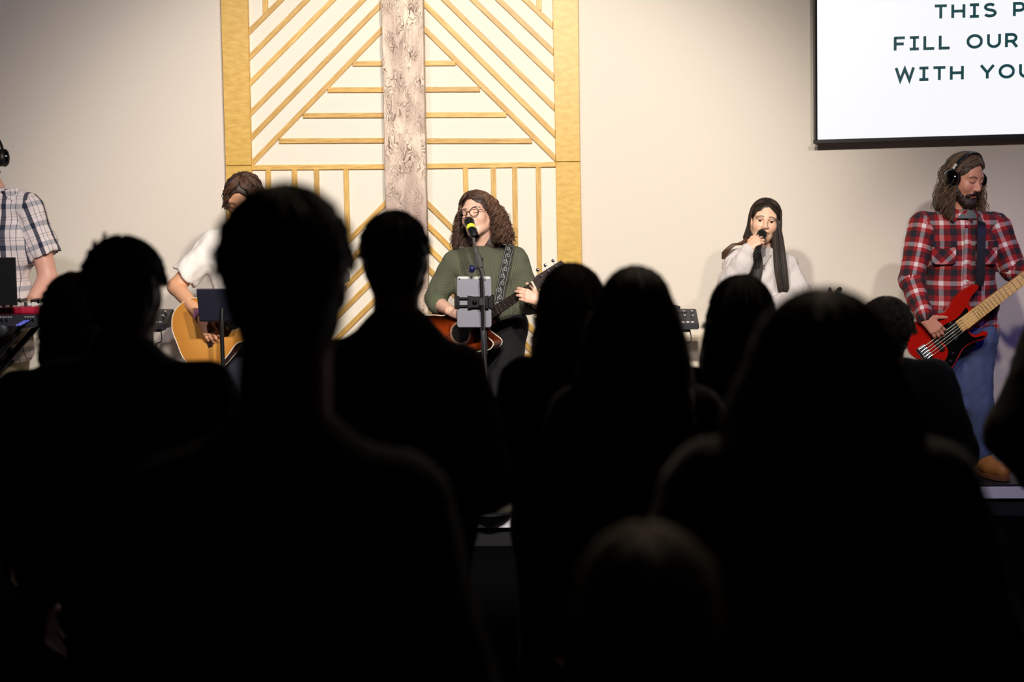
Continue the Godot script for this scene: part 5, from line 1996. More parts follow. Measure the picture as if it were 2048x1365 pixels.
	# collar, placket, pockets cut on the slant
	for e in [-1.0, 1.0]:
		g = Geo.new()
		var c := at(1926, 428, z + 0.10)
		g.prism([Vector2(0, 0.01), Vector2(e * 0.075, 0.045), Vector2(e * 0.085, 0.005), Vector2(e * 0.045, -0.055)], -0.004, 0.004, Transform3D(Basis(Vector3(0, 1, 0), e * 0.5) * Basis(Vector3(1, 0, 0), -0.45), c), 0.002)
		part(o, "collar", g, m)
	g = Geo.new()
	g.lathe([Vector2(0.058, 0.0), Vector2(0.074, -0.03), Vector2(0.08, -0.05)], at(1925, 421, z + 0.02), Vector3(0.0, 1, -0.12), 24)
	part(o, "undershirt", g, mat("grey_tee", 96, 104, 104, 0.9), "grey undershirt showing at the neck")
	for q in [[1888.0, 506.0, 0.6], [1974.0, 506.0, -0.6]]:
		g = Geo.new()
		var c := at(q[0], q[1], z + (0.133 if q[2] > 0 else 0.125))
		var bs := Basis(Vector3(0, 1, 0), -0.22 if q[2] > 0 else 0.32) * Basis(Vector3(1, 0, 0), -0.02)
		var w := 0.062
		g.prism([Vector2(-w, 0.048), Vector2(-w, -0.05), Vector2(-w * 0.7, -0.062), Vector2(w * 0.7, -0.062), Vector2(w, -0.05), Vector2(w, 0.048)], -0.014, 0.004, Transform3D(bs, c), 0.002)
		for k in g.t.size():
			g.t[k] = g.t[k].rotated(0.78) + Vector2(0.055, 0.05)
		var po := part(o, "pocket", g, m, "slant-cut chest pocket")
		g = Geo.new()
		g.prism([Vector2(-w - 0.003, 0.064), Vector2(-w - 0.003, 0.034), Vector2(0, 0.020), Vector2(w + 0.003, 0.034), Vector2(w + 0.003, 0.064)], 0.0, 0.008, Transform3D(bs, c), 0.002)
		part(po, "flap", g, m)
	g = Geo.new()
	g.box(at(1934, 520, z + 0.138), Vector3(0.034, 0.34, 0.008), Basis(Vector3(1, 0, 0), 0.02), 0.002)
	part(o, "placket", g, m)
	for k in 5:
		g = Geo.new()
		g.lathe([Vector2(0.0, 0.003), Vector2(0.0055, 0.003), Vector2(0.006, 0.0), Vector2(0.006, -0.002)], at(1934, 448 + 38 * k, z + 0.143), fr, 10)
		part(o, "button", g, M.pale_plastic)
	# jeans and boots
	var jn := tex(64, 64, func(x, y):
		var k := 0.9 + 0.1 * sin((x + y) * PI / 4.0)
		return Color(0.30 * k, 0.36 * k, 0.52 * k))
	m = mat("blue_denim", 255, 255, 255, 0.85)
	m.albedo_texture = jn
	m.uv1_triplanar = true
	m.uv1_scale = Vector3(14, 14, 14)
	trousers(o, "jeans", j, 1.0, m, 83, 0.014)
	mat("tan_leather", 178, 118, 58, 0.55)
	mat("boot_sole", 120, 74, 44, 0.7)
	mat("lace_yellow", 206, 158, 60, 0.7)
	shoe(o, Vector3(at(1913, 950, 0.75).x, 0.182, 0.70), Vector3(-0.25, 0, 1), M.tan_leather, M.boot_sole, M.lace_yellow, 1.0)
	shoe(o, Vector3(at(1944, 950, 0.78).x, 0.182, 0.72), Vector3(0.42, 0, 0.9), M.tan_leather, M.boot_sole, M.lace_yellow, 1.05)
	# the bass
	var bz := 1.0
	var c0 := at(1890, 660, bz)
	o = thing("bass_guitar", "red electric bass with a black pickguard and maple neck", "bass guitar", c0)
	var fl := Transform3D(Basis(), Vector3(c0.x, c0.y, bz))
	g = Geo.new()
	var P := func(l: Array) -> Array:
		var out := []
		for k in l.size() / 2: out.append(Vector2(l[k * 2] / 6.822 + 1810.0, l[k * 2 + 1] / 6.822 + 560.0))
		return out
	g.prism(outline(P.call([960, 62, 1005, 85, 1000, 130, 950, 190, 895, 265, 878, 335, 900, 380, 960, 440, 870, 560, 850, 640, 865, 690, 905, 735, 960, 757, 1020, 745, 1085, 705, 1130, 720, 1122, 775, 1050, 825, 920, 868, 820, 930, 755, 1025, 700, 1130, 640, 1220, 545, 1285, 420, 1200, 300, 1135, 150, 1075, 60, 1000, 32, 880, 40, 740, 70, 630, 170, 565, 280, 530, 390, 500, 530, 450, 590, 390, 680, 250, 790, 145, 880, 85]), bz, c0, 4), -0.040, 0.0, fl, 0.006)
	part(o, "body", g, mat("red_lacquer", 168, 22, 14, 0.12))
	g = Geo.new()
	g.prism(outline(P.call([820, 385, 860, 420, 850, 600, 850, 680, 900, 760, 960, 785, 1040, 765, 1095, 762, 1060, 795, 930, 842, 815, 905, 735, 1010, 690, 1105, 630, 1195, 548, 1262, 470, 1190, 455, 1165, 540, 1105, 585, 1010, 575, 930, 530, 870, 440, 810, 420, 730, 480, 660, 560, 600, 680, 540, 760, 470]), bz, c0, 4), 0.0, 0.003, fl, 0.001)
	part(o, "pickguard", g, M.black_gloss)
	# along the strings: from the bridge up the neck
	var pa := P.call([290, 985])[0] as Vector2
	var pb := P.call([1228, 275])[0] as Vector2
	var A := at(pa.x, pa.y, bz)
	var dx := (at(pb.x, pb.y, bz) - A).normalized()
	var bb := Basis(dx, Vector3(-dx.y, dx.x, 0), Vector3(0, 0, 1))
	var nx := func(px: float, py: float) -> Vector2:
		var q: Vector3 = bb.inverse() * (at(px / 6.822 + 1810.0, py / 6.822 + 560.0, bz) - A)
		return Vector2(q.x, q.y)
	var e0: Vector2 = nx.call(740, 530)
	var e1: Vector2 = nx.call(850, 665)
	var xn := (e0.x + e1.x) / 2
	var wn := absf(e0.y - e1.y) / 2
	var ym := (e0.y + e1.y) / 2
	var nl := xn + 0.62
	var nt := Transform3D(bb, A + Vector3(0, 0, 0))
	g = Geo.new()
	g.prism([Vector2(xn - 0.03, ym - wn), Vector2(nl, ym - wn * 0.72), Vector2(nl, ym + wn * 0.72), Vector2(xn - 0.03, ym + wn)], -0.016, 0.012, nt, 0.006)
	mat("maple_neck", 214, 166, 92, 0.3)
	part(o, "neck", g, M.maple_neck)
	g = Geo.new()
	g.prism([Vector2(xn, ym - wn), Vector2(nl, ym - wn * 0.72), Vector2(nl, ym + wn * 0.72), Vector2(xn, ym + wn)], 0.012, 0.017, nt, 0.001)
	part(o, "fretboard", g, mat("maple_board", 222, 174, 98, 0.35))
	for k in 20:
		g = Geo.new()
		var x := nl - (nl + 0.0) * (1.0 - pow(2.0, -(k + 1) / 12.0)) * 0.92
		if x < xn + 0.005: break
		var ww := lerpf(wn, wn * 0.72, inverse_lerp(xn, nl, x))
		g.box(nt * Vector3(x, ym, 0.0175), Vector3(0.0025, ww * 2.0, 0.002), bb)
		part(o, "fret", g, M.mic_grille)
	g = Geo.new()
	g.prism([Vector2(nl, ym - wn * 0.7), Vector2(nl + 0.05, ym - wn * 1.0), Vector2(nl + 0.20, ym - wn * 0.8), Vector2(nl + 0.24, ym), Vector2(nl + 0.21, ym + wn * 1.5), Vector2(nl + 0.08, ym + wn * 1.5), Vector2(nl + 0.04, ym + wn * 0.75), Vector2(nl, ym + wn * 0.72)], -0.012, 0.006, nt, 0.003)
	part(o, "headstock", g, M.maple_neck)
	for k in 5:
		g = Geo.new()
		g.lathe([Vector2(0.0, 0.018), Vector2(0.005, 0.018), Vector2(0.006, 0.0)], nt * Vector3(nl + 0.06 + 0.032 * k, ym + wn * 0.8, 0.004), fr, 10)
		g.box(nt * Vector3(nl + 0.06 + 0.032 * k, ym + wn * 2.0, -0.004), Vector3(0.016, 0.02, 0.005), bb, 0.002)
		part(o, "tuner", g, M.chrome)
	for k in 5:
		var v := (k - 2.0) / 2.0
		g = Geo.new()
		g.tube([nt * Vector3(0.01, ym * 0.0 + v * wn * 0.95 + ym, 0.016), nt * Vector3(nl, ym + v * wn * 0.58, 0.0205)], 0.0011 + 0.0002 * k, 5)
		part(o, "string", g, M.string)
		g = Geo.new()
		g.lathe([Vector2(0.0, -0.028), Vector2(0.0062, -0.027), Vector2(0.007, -0.02), Vector2(0.007, 0.015), Vector2(0.0, 0.017)], nt * Vector3(0.0, v * wn * 0.95 + ym, 0.010), dx, 12)
		part(o, "saddle", g, M.chrome)
	g = Geo.new()
	g.box(nt * Vector3(-0.012, ym, 0.002), Vector3(0.05, wn * 2.5, 0.004), bb, 0.001)
	g.box(nt * Vector3(-0.036, ym, 0.006), Vector3(0.005, wn * 2.5, 0.010), bb, 0.001)
	part(o, "bridge_plate", g, M.chrome)
	for q in [[0.075, 0.012, 0.10], [0.165, 0.0, 0.055], [0.19, 0.0, 0.055]]:
		g = Geo.new()
		g.box(nt * Vector3(q[0], ym + (0.02 if q[0] == 0.19 else (-0.02 if q[0] == 0.165 else 0.0)), 0.006), Vector3(0.026, q[2], 0.012), bb, 0.003)
		part(o, "pickup", g, M.black_plastic)
	for q in [[658, 1008], [627, 1115], [538, 1188]]:
		g = Geo.new()
		var w := P.call(q)[0] as Vector2
		g.lathe([Vector2(0.009, 0.0), Vector2(0.009, 0.010), Vector2(0.007, 0.014), Vector2(0.0, 0.0145)], at(w.x, w.y, bz + 0.003), fr, 16)
		part(o, "control_knob", g, M.chrome)
	for q in [[815, 413], [612, 582], [817, 682], [566, 898], [742, 968], [556, 1128], [1054, 774]]:
		g = Geo.new()
		var w := P.call(q)[0] as Vector2
		g.lathe([Vector2(0.0032, 0.0), Vector2(0.003, 0.0012), Vector2(0.0, 0.0016)], at(w.x, w.y, bz + 0.003), fr, 8)
		part(o, "screw", g, M.chrome)
	g = Geo.new()
	strap_geo(g, smooth([at(1958, 436, 0.76), at(1962, 438, 0.86), at(1963, 452, 0.915), at(1962, 500, 0.945), at(1961, 550, 0.962), at(1958, 572, 0.965)], 5), 0.046, Vector3(0.1, 0.0, 1))
	solo("bass_strap", g, M.black_plastic, "plain black strap holding the red bass", "strap", at(1962, 500, 0.945))


func keyboard_player() -> void:
	var z := 1.0
	var skin := lin(214, 160, 140)
	var xf := frame_of(at(-37, 314, z + 0.02), 42, 8, 0)
	var s := 1.06
	var up := Vector3(0, 1, 0)
	var fr := Vector3(0, 0, 1)
	var ky := at(40, 624, 1.48).y + 0.02
	var j := {
		"head": xf * Vector3(0, -0.07, -0.02), "neck": at(-20, 380, z - 0.02), "chest": at(-20, 450, z), "pelvis": at(-18, 660, z),
		"sh": [at(-98, 412, z), at(62, 412, z)], "el": [at(-128, 545, 1.02), at(96, 555, 1.03)], "wr": [at(-80, 606, 1.16), at(64, 602, 1.155)],
		"hip": [at(-48, 690, z), at(14, 690, z)], "kn": [at(-50, 815, z), at(18, 815, z)],
	}
	j.an = [Vector3(j.kn[0].x, 0.27, z), Vector3(j.kn[1].x, 0.27, z)]
	var o := thing("person", "bearded man in a pale plaid short-sleeved shirt playing the red keyboard at the left edge", "person", Vector3(j.pelvis.x, 0.18, z))
	person_body(o, j, 1.2, xf, s, {"jaw": 1.1, "neck": 1.05}, skin, [
		[j.wr[0], Vector3(0.2, -0.12, 1), Vector3(0, 1, 0.1), Vector3(1, 0, 0), [0.5, 0.45, 0.45, 0.5, 0.1], 1.05],
		[j.wr[1], Vector3(-0.25, -0.14, 1), Vector3(0.0, 1, 0.2), Vector3(-1, 0, 0), [0.5, 0.45, 0.45, 0.5, 0.1], 1.08]])
	var g := Geo.new()
	var B := Blob.new()
	# the bare forearm, a little heavier
	var bc := func(p: Vector3) -> Vector3: return xf * (p * s)
	for e in [-1.0, 1.0]:
		B.cap(bc.call(Vector3(e * 0.066, -0.022, 0.006)), bc.call(Vector3(e * 0.056, -0.065, 0.022)), 0.014, 0.024, 0.01)
		B.cap(bc.call(Vector3(e * 0.056, -0.07, 0.02)), bc.call(Vector3(e * 0.02, -0.12, 0.07)), 0.026, 0.032, 0.02)
		B.cap(bc.call(Vector3(e * 0.004, -0.048, 0.094)), bc.call(Vector3(e * 0.034, -0.072, 0.078)), 0.008, 0.011, 0.008)
	B.cap(bc.call(Vector3(0, -0.11, 0.07)), bc.call(Vector3(0.012, -0.205, 0.085)), 0.056, 0.042, 0.02)
	var dark := lin(46, 32, 25)
	B.build(g, 0.005, func(_p: Vector3) -> Color: return dark, folds(72, 120.0), 0.008, Vector3(1, 0.5, 1))
	for k in 200:
		var e := rng.randf_range(-1.0, 1.0)
		var a := Vector3(e * 0.056, lerpf(-0.20, -0.06, absf(e)) + rng.randf_range(-0.02, 0.05), lerpf(0.10, 0.03, absf(e)))
		g.col = dark.lerp(lin(104, 74, 54), rng.randf())
		g.tube([bc.call(a), bc.call(a + Vector3(e * 0.012, -0.02, 0.006)), bc.call(a + Vector3(e * 0.02, -0.045, 0.004))], [0.0016, 0.0013, 0.0005], 3, false)
	part(o, "beard", g, M.hair)
	hair_part(o, xf, s, {"colour": lin(44, 32, 26), "rx": 0.081, "ry": 0.088, "rz": 0.096, "freq": 70.0, "stretch": Vector3.ONE}, [], 47, 0.006)
	headphones("headphones", "black headphones on the bearded keyboard player at the left edge", xf, s, 0.0)
	var Wt := Color(0.88, 0.83, 0.82)
	var N := Color(0.06, 0.08, 0.15)
	var G := Color(0.20, 0.26, 0.36)
	var L := Color(0.34, 0.35, 0.40)
	var m := plaid("pale_plaid", 128, [[0.22, N], [0.20, Wt], [0.035, L], [0.20, Wt], [0.035, L], [0.31, Wt]], [[0.24, G], [0.22, Wt], [0.035, L], [0.10, Wt], [0.035, L], [0.37, Wt]], 0.110, 0.30)
	B = Blob.new()
	var hem := func(p: Vector3, q: Vector3, r: float) -> void:       # cuts a sleeve straight across at q
		var d := (q - p).normalized()
		var x := d.cross(Vector3(0, 0, 1)).normalized()
		B.ell(q + d * 0.10, Vector3(r, 0.10, r), Basis(x, d, x.cross(d)), 0.006, true)
	B.cap(at(-96, 420, z), at(-124, 516, 1.0), 0.084, 0.088, 0.025)
	hem.call(at(-96, 420, z), at(-122, 506, 1.0), 0.16)
	B.cap(at(60, 420, z), at(94, 518, 1.01), 0.080, 0.084, 0.025)
	hem.call(at(60, 420, z), at(93, 506, 1.01), 0.16)
	B.cap(at(-20, 395, z), at(-90, 416, z), 0.068, 0.080, 0.04)
	B.cap(at(-20, 395, z), at(52, 416, z), 0.068, 0.080, 0.04)
	B.ell(at(-20, 490, z), Vector3(0.235, 0.26, 0.16), Basis(), 0.05)
	B.ell(at(-18, 600, z), Vector3(0.235, 0.24, 0.175), Basis(), 0.05)
	B.cap(at(-50, 690, z), at(20, 690, z), 0.13, 0.13, 0.04)
	var t0 := [at(-20, 500, z), up, fr, 0.0]
	garment(o, "plaid_shirt", B, m, 0.010, 78, 0.014, [[at(-96, 420, z), Vector3(0.25, 1, 0).normalized(), fr, 0.086], null, [at(60, 420, z), (at(60, 420, z) - at(88, 490, 1.01)).normalized(), fr, 0.086], null, t0, t0, t0, t0, t0])
	g = Geo.new()
	g.prism([Vector2(0.0, 0.03), Vector2(0.085, 0.05), Vector2(0.105, 0.0), Vector2(0.05, -0.03)], -0.004, 0.004, Transform3D(Basis(Vector3(0, 1, 0), 0.5) * Basis(Vector3(1, 0, 0), -0.5), at(2, 393, z + 0.085)), 0.002)
	part(o, "collar", g, m)
	trousers(o, "shorts", {"hip": j.hip, "kn": j.kn, "an": [j.kn[0] - Vector3(0, 0.05, 0), j.kn[1] - Vector3(0, 0.05, 0)]}, 1.2, mat("khaki", 120, 108, 84, 0.9), 84)
	for e in 2:
		shoe(o, Vector3(j.an[e].x, 0.182, z - 0.06), Vector3(0.05, 0, 1), M.black_cloth, M.black_plastic, M.black_cloth, 1.05, "shoe", 0.085)


func left_guitarist() -> void:
	var z := 0.90
	var skin := lin(214, 158, 122)
	var xf := frame_of(at(487, 400, z + 0.06), -6, 30, 0)
	var s := 1.03
	var up := Vector3(0, 1, 0)
	var j := {
		"head": xf * Vector3(0, -0.07, -0.02), "neck": at(487, 458, z - 0.02), "chest": at(487, 520, z), "pelvis": at(490, 680, z),
		"sh": [at(428, 484, z), at(548, 484, z)], "el": [at(352, 574, 0.98), at(610, 585, 1.0)], "wr": [at(405, 636, 1.16), at(590, 600, 1.2)],
		"hip": [at(466, 700, z), at(520, 700, z)], "kn": [at(465, 815, z), at(524, 815, z)],
	}
	j.an = [Vector3(j.kn[0].x, 0.26, z), Vector3(j.kn[1].x, 0.26, z)]
	var o := thing("person", "brown-haired man in a white T-shirt bending over a pale acoustic guitar behind the tallest head", "person", Vector3(j.pelvis.x, 0.18, z))
	person_body(o, j, 1.08, xf, s, {"jaw": 1.02}, skin, [
		[j.wr[0], Vector3(0.45, -0.85, 0.12), Vector3(0.1, 0.15, 1), Vector3(1, 0.3, 0), [0.4, 0.4, 0.4, 0.4, 0.2], 1.0],
		[j.wr[1], Vector3(0.2, 0.9, 0.2), Vector3(0.2, 0, 1), Vector3(-1, 0, 0), [0.6, 0.6, 0.6, 0.6, 0.3], 1.0]])
	hair_part(o, xf, s, {"colour": lin(52, 35, 26), "rx": 0.085, "ry": 0.095, "rz": 0.102, "freq": 45.0, "stretch": Vector3(1, 0.4, 1)}, [
		{"n": 200, "len": 0.05, "rx": 0.090, "ry": 0.103, "rz": 0.108, "face": 0.75, "part": 0.01, "curl": 0.009, "pitch": 0.09, "spread": 0.01, "r": 0.0034, "m": 16, "own": 0.5, "a": lin(34, 23, 17), "b": lin(96, 64, 44), "seed": 9}], 48, 0.004)
	var B := Blob.new()
	B.cap(at(430, 488, z), at(366, 556, 0.96), 0.078, 0.078, 0.025)
	var dd := (at(368, 553, 0.955) - at(430, 488, z)).normalized()
	var dx := dd.cross(Vector3(0, 0, 1)).normalized()
	B.ell(at(370, 551, 0.955) + dd * 0.10, Vector3(0.14, 0.10, 0.14), Basis(dx, dd, dx.cross(dd)), 0.018, true)
	B.cap(at(487, 472, z), at(438, 488, z), 0.060, 0.072, 0.04)
	B.cap(at(487, 472, z), at(538, 488, z), 0.060, 0.072, 0.04)
	B.ell(at(488, 545, z), Vector3(0.185, 0.22, 0.13), Basis(), 0.05)
	B.ell(at(490, 630, z), Vector3(0.180, 0.20, 0.135), Basis(), 0.05)
	B.cap(at(455, 695, z), at(525, 695, z), 0.09, 0.09, 0.04)
	B.cap(at(546, 488, z), at(592, 560, 0.97), 0.076, 0.078, 0.025)
	garment(o, "white_shirt", B, mat("white_cotton", 236, 230, 222, 0.9), 0.0095, 79, 0.014)
	trousers(o, "jeans", j, 1.0, M.dark_denim, 85)
	for e in 2:
		shoe(o, Vector3(j.an[e].x, 0.182, z - 0.06), Vector3(0, 0, 1), M.pale_plastic, M.pale_plastic, M.pale_plastic, 1.0, "shoe", 0.08)
	var g := Geo.new()
	var w: Vector3 = j.wr[0]
	var d: Vector3 = (j.wr[0] - j.el[0]).normalized()
	g.lathe([Vector2(0.034, -0.008), Vector2(0.0365, -0.004), Vector2(0.0365, 0.008), Vector2(0.034, 0.010)], w - d * 0.03, d, 18)
	solo("wristband", g, mat("pink_band", 200, 120, 190, 0.5), "pink band on the wrist of the guitarist in white", "wristband", w - d * 0.03)
	g = Geo.new()
	g.lathe([Vector2(0.032, -0.003), Vector2(0.035, 0.0), Vector2(0.032, 0.003)], w - d * 0.008, d, 18)
	solo("bracelet", g, M.ebony, "thin dark bracelet beside the pink wristband", "bracelet", w - d * 0.008)
	var org := at(411, 664, 1.13)
	var gx := Vector3(0.90, 0.36, 0.06).normalized()
	var gz := gx.cross(up).normalized()
	gz = (gz + up * 0.12).normalized()
	gz = (gz - gx * gz.dot(gx)).normalized()
	o = thing("acoustic_guitar", "pale honey-topped acoustic guitar held by the man in white", "guitar", org)
	acoustic(o, Transform3D(Basis(gx, gz.cross(gx), gz), org), lin(204, 144, 70), lin(186, 124, 54), M.mahogany, false)


# ------------------------------------------------------------------ the people standing in the dark
# c: crown of the head in pixels and its plane z; the rest follows from a standing figure seen from behind
func onlooker(label: String, px: float, py: float, z: float, o: Dictionary) -> void:
	var crown := at(px, py, z)
	var s: float = o.get("s", 1.0)
	var k: float = o.get("k", 1.0)                        # build of the body
	var xf := frame_of(crown - Vector3(0, 0.128 * s, 0), 180.0 + o.get("yaw", 0.0), o.get("pitch", 0.0), o.get("roll", 0.0))
	var h := crown.y
	var c := Vector3(crown.x + o.get("lean", 0.0), 0, z)
	var neck := Vector3(c.x, h - o.get("neck", 0.275) * s, z + 0.02)
	var w: float = o.get("wide", 0.155) * k               # half the width between shoulder joints
	var sy: float = neck.y - o.get("slope", 0.13)
	var drop := clampf(h / 1.75, 0.75, 1.1)
	var pel := Vector3(c.x, h * 0.53, z)
	var j := {
		"head": xf * Vector3(0, -0.07, -0.02), "neck": neck, "chest": Vector3(c.x, sy - 0.10, z + 0.01), "pelvis": pel,
		"sh": [Vector3(c.x - w, sy, z), Vector3(c.x + w, sy, z)],
		"el": [Vector3(c.x - w - 0.07 * k, sy - 0.30 * drop, z + 0.03), Vector3(c.x + w + 0.07 * k, sy - 0.30 * drop, z + 0.03)],
		"hip": [Vector3(c.x - 0.085 * k, pel.y - 0.05, z), Vector3(c.x + 0.085 * k, pel.y - 0.05, z)],
	}
	if o.has("el"): j.el[1] = j.sh[1] + o.el
	if o.has("elbow"): j.el[0] = j.sh[0] + o.elbow
	if o.get("clasped", false):
		j.wr = [Vector3(c.x - 0.06, sy - 0.42 * drop, z - 0.24), Vector3(c.x + 0.06, sy - 0.42 * drop, z - 0.24)]
	else:
		j.wr = [j.el[0] + Vector3(0.01, -0.25 * drop, -0.05), j.el[1] + Vector3(-0.01, -0.25 * drop, -0.05)]
	if o.has("elbow"): j.wr[0] = j.el[0] + Vector3(0.16, -0.20, -0.12)
	if o.has("wr"): j.wr[1] = j.el[1] + o.wr
	j.kn = [j.hip[0] + Vector3(-0.01, -0.40 * drop, -0.02), j.hip[1] + Vector3(0.01, -0.40 * drop, -0.02)]
	j.an = [Vector3(j.kn[0].x, 0.09, z + 0.02), Vector3(j.kn[1].x, 0.09, z + 0.02)]
	var p := thing("person", label, "person", Vector3(c.x, 0, z), "onlookers standing before the stage")
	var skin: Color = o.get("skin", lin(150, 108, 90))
	var g := Geo.new()
	var B := Blob.new()
	inner(B, j, 0.92 * k)
	B.build(g, 0.016, func(_q: Vector3) -> Color: return skin)
	B = Blob.new()
	head_shape(B, xf, s, {})
	B.cap(xf * (Vector3(0, -0.05, -0.025) * s), neck, 0.055 * s * k, 0.062 * s * k, 0.03)
	B.build(g, 0.006, face_colour(xf, s, {}, skin))
	for e in 2:
		B = Blob.new()
		var d: Vector3 = (j.wr[e] - j.el[e]).normalized()
		if o.get("clasped", false): d = Vector3(0.75 if e == 0 else -0.75, -0.1, -0.5)
		hand(B, j.wr[e], d, Vector3(-1.0 if e == 0 else 1.0, 0.1, -0.2) if not o.get("clasped", false) else Vector3(0, 0, -1), Vector3(0, 0.2, -1) if not o.get("clasped", false) else Vector3(0, 1, 0), [0.3, 0.35, 0.4, 0.45, 0.15], 0.95 * s)
		B.build(g, 0.005, func(_q: Vector3) -> Color: return skin)
	part(p, "body", g, M.skin)
	# coat or jumper
	B = Blob.new()
	var rs: float = o.get("pad", 0.070) * k
	for e in 2:
		B.cap(neck + Vector3(0, -0.03, 0), j.sh[e] + Vector3((0.03 if e == 0 else -0.03) * k, -0.005, 0), o.get("trap", 0.056) * k, rs, 0.05)
	B.ell(Vector3(c.x, sy - 0.17, z), Vector3(w + 0.025, 0.24, 0.135 * k), Basis(), 0.05)
	B.ell(Vector3(c.x, sy - 0.38, z), Vector3(w + 0.005 + o.get("belly", 0.0), 0.24, 0.14 * k), Basis(), 0.05)
	B.cap(pel + Vector3(-0.06 * k, 0.0, 0), pel + Vector3(0.06 * k, 0.0, 0), 0.125 * k, 0.125 * k, 0.05)
	for e in 2:
		B.cap(j.sh[e], j.el[e], rs * 0.98, 0.070 * k, 0.03)
		B.cap(j.el[e], j.wr[e].lerp(j.el[e], 0.1), 0.068 * k, 0.046 * k, 0.03)
	if o.get("collar", false):
		B.cap(neck + Vector3(0, 0.02, 0.01), neck + Vector3(0, -0.03, 0), 0.078 * k, 0.085 * k, 0.03)
	g = Geo.new()
	B.build(g, 0.014, null, folds(int(px), 8.0), 0.012, Vector3(1, 0.7, 1))
	part(p, o.get("wear", "jumper"), g, M[o.get("cloth", "dark_wool")])
	trousers(p, "trousers", j, 0.98 * k, M.black_cloth, int(px) + 1, 0.004)
	for e in 2:
		shoe(p, Vector3(j.an[e].x, 0.001, z + 0.07), Vector3(0, 0, -1), M.black_plastic, M.black_plastic, M.black_cloth, 0.95, "shoe", 0.085)
	# hair
	var style: String = o.get("hair", "short")
	var hc: Color = o.get("colour", lin(34, 25, 20))
	var hb: Color = hc.lerp(lin(120, 96, 76), 0.3)
	var mass := {"material": "soft_hair", "colour": hc, "cell": 0.007, "rx": 0.084, "ry": 0.093, "rz": 0.100, "freq": 40.0, "stretch": Vector3(1, 0.3, 1)}
	var lay := []
	var seed_ := int(px)
	match style:
		"short":
			lay = [{"n": 130, "len": 0.018, "face": 0.9, "rx": 0.086, "ry": 0.097, "rz": 0.104, "curl": 0.004, "spread": 0.004, "r": 0.0028, "m": 10, "own": 0.5, "a": hc, "b": hb, "seed": seed_}]
		"curly":
			mass.rx = 0.092; mass.ry = 0.098; mass.rz = 0.106; mass.stretch = Vector3.ONE; mass.freq = 60.0
			lay = [{"n": 240, "len": 0.035, "face": 0.9, "rx": 0.094, "ry": 0.102, "rz": 0.108, "curl": 0.009, "pitch": 0.03, "spread": 0.01, "r": 0.0026, "m": 16, "a": hc, "b": hb, "seed": seed_}]
		"bob":
			mass.falls = [[Vector3(0.076, 0.0, -0.02), Vector3(0.086, -0.13, -0.01), 0.030, 0.040, 1.3], [Vector3(-0.076, 0.0, -0.02), Vector3(-0.086, -0.13, -0.01), 0.030, 0.040, 1.3], [Vector3(0, -0.02, -0.06), Vector3(0, -0.14, -0.065), 0.075, 0.075, 1.0]]
			lay = [{"n": 170, "len": o.get("long", 0.17), "face": 1.0, "rx": 0.089, "ry": 0.098, "rz": 0.105, "curl": o.get("wave", 0.004), "pitch": 0.08, "spread": 0.02, "r": 0.0028, "m": 16, "own": 0.4, "a": hc, "b": hb, "seed": seed_}]
		"long":
			var l: float = o.get("long", 0.4)
			var sp: float = o.get("fan", 0.05)
			mass.falls = [[Vector3(0.070, 0.0, -0.03), Vector3(0.075 + sp, -l * 0.9, -0.06), 0.036, 0.050, 1.3], [Vector3(-0.070, 0.0, -0.03), Vector3(-0.075 - sp, -l * 0.9, -0.06), 0.036, 0.050, 1.3], [Vector3(0, -0.02, -0.05), Vector3(0, -l * 0.9, -0.075), 0.078, 0.085 + sp * 0.6, 1.0]]
			lay = [{"n": 200, "len": l, "face": 1.2, "rx": 0.088, "ry": 0.097, "rz": 0.105, "curl": o.get("wave", 0.004), "pitch": 0.12, "spread": 0.02 + sp, "r": 0.003, "m": 16, "own": 0.3, "a": hc, "b": hb, "seed": seed_}]
	mass.rx *= o.get("puff", 1.0); mass.ry *= o.get("puff", 1.0); mass.rz *= o.get("puff", 1.0)
	for q in lay:
		q.rx *= o.get("puff", 1.0); q.ry *= o.get("puff", 1.0); q.rz *= o.get("puff", 1.0)
	hair_part(p, xf, s, mass, lay, seed_, 0.007 if style != "curly" else 0.016)
	if o.has("wisps"):
		g = Geo.new()
		for q in o.wisps:
			for t in 9:
				g.col = hc
				var path := []
				for w2 in q:
					path.append(at(w2.x + rng.randf_range(-2, 2), w2.y + rng.randf_range(-2, 2), z + 0.03))
				g.tube(smooth(path, 4), 0.0024, 4, false)
		part(p, "hair_wisps", g, M.soft_hair, "loose ends of hair flicking out")


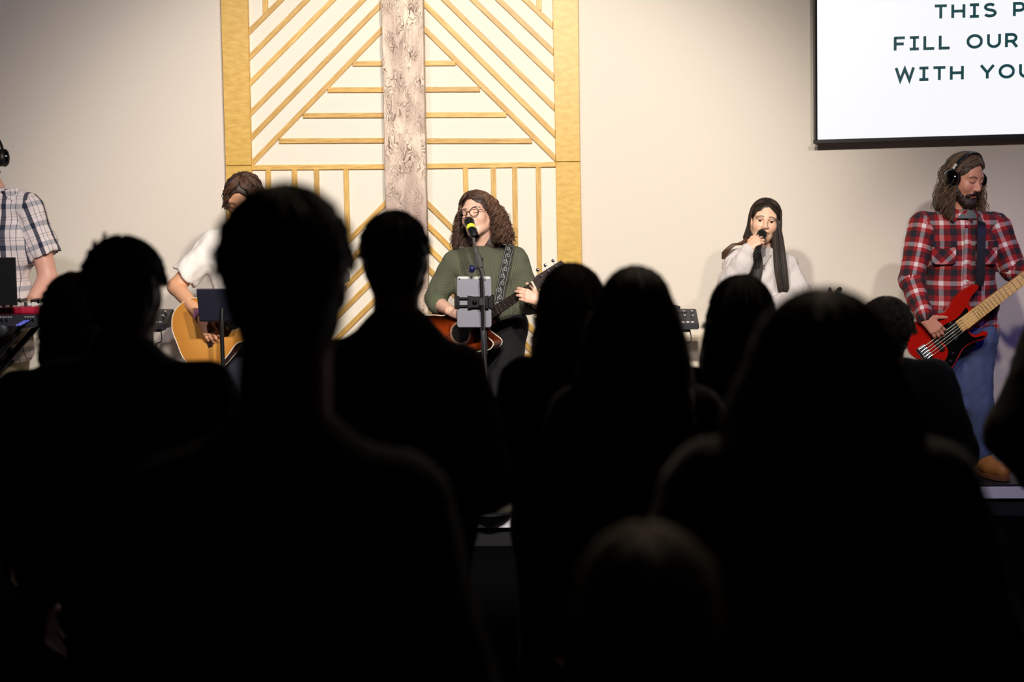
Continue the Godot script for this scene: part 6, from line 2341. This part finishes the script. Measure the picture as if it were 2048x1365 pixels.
func audience() -> void:
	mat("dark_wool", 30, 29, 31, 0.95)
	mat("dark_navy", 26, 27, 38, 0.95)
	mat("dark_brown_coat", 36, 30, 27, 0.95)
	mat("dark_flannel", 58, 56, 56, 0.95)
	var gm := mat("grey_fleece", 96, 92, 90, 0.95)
	gm.rim_enabled = true
	gm.rim = 1.0
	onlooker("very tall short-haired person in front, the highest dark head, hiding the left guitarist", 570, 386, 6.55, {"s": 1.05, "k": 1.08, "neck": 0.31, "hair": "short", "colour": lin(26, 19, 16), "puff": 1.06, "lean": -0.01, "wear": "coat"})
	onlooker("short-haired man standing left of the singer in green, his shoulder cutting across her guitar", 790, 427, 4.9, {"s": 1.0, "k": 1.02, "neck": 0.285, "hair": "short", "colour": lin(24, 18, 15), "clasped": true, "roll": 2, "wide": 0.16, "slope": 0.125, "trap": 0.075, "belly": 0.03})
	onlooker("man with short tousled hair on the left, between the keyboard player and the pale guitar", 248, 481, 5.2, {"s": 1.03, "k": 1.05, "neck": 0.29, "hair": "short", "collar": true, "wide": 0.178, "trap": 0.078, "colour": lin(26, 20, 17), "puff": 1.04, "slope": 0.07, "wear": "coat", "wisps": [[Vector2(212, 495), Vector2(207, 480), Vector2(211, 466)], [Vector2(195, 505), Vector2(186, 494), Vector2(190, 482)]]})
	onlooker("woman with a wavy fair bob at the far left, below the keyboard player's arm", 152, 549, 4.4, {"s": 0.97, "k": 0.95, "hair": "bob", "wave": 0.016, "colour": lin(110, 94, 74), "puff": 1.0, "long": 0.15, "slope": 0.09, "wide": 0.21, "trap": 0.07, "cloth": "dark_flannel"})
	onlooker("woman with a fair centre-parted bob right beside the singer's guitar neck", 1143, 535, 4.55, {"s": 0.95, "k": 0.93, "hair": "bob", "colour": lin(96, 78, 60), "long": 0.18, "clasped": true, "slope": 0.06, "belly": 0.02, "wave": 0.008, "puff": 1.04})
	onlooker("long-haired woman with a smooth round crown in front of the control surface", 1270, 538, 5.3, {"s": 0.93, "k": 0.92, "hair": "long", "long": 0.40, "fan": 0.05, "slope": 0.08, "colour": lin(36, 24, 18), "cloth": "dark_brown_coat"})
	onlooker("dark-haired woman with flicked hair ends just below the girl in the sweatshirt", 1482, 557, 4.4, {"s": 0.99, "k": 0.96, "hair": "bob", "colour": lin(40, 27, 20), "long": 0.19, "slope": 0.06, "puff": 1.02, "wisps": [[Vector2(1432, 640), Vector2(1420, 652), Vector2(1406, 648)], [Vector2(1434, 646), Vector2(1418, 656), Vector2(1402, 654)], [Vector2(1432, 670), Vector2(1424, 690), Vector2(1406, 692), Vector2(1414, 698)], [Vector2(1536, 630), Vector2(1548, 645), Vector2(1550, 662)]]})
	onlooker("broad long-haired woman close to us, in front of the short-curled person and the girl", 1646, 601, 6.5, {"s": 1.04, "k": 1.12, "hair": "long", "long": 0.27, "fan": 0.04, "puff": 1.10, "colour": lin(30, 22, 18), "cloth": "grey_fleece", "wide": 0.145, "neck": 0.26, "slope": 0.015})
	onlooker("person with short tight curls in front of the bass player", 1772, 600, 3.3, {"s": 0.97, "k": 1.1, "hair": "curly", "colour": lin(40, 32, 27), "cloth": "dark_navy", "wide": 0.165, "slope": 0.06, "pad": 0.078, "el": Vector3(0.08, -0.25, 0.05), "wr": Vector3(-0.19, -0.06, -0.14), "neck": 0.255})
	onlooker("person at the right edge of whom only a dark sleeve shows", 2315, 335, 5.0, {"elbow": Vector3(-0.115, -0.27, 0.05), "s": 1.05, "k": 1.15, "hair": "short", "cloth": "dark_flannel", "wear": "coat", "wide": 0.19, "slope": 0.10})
	onlooker("short person with close-cropped pale hair at the bottom, only the crown showing", 1292, 1069, 7.0, {"s": 0.88, "k": 0.85, "hair": "short", "colour": lin(214, 206, 194), "puff": 1.05})
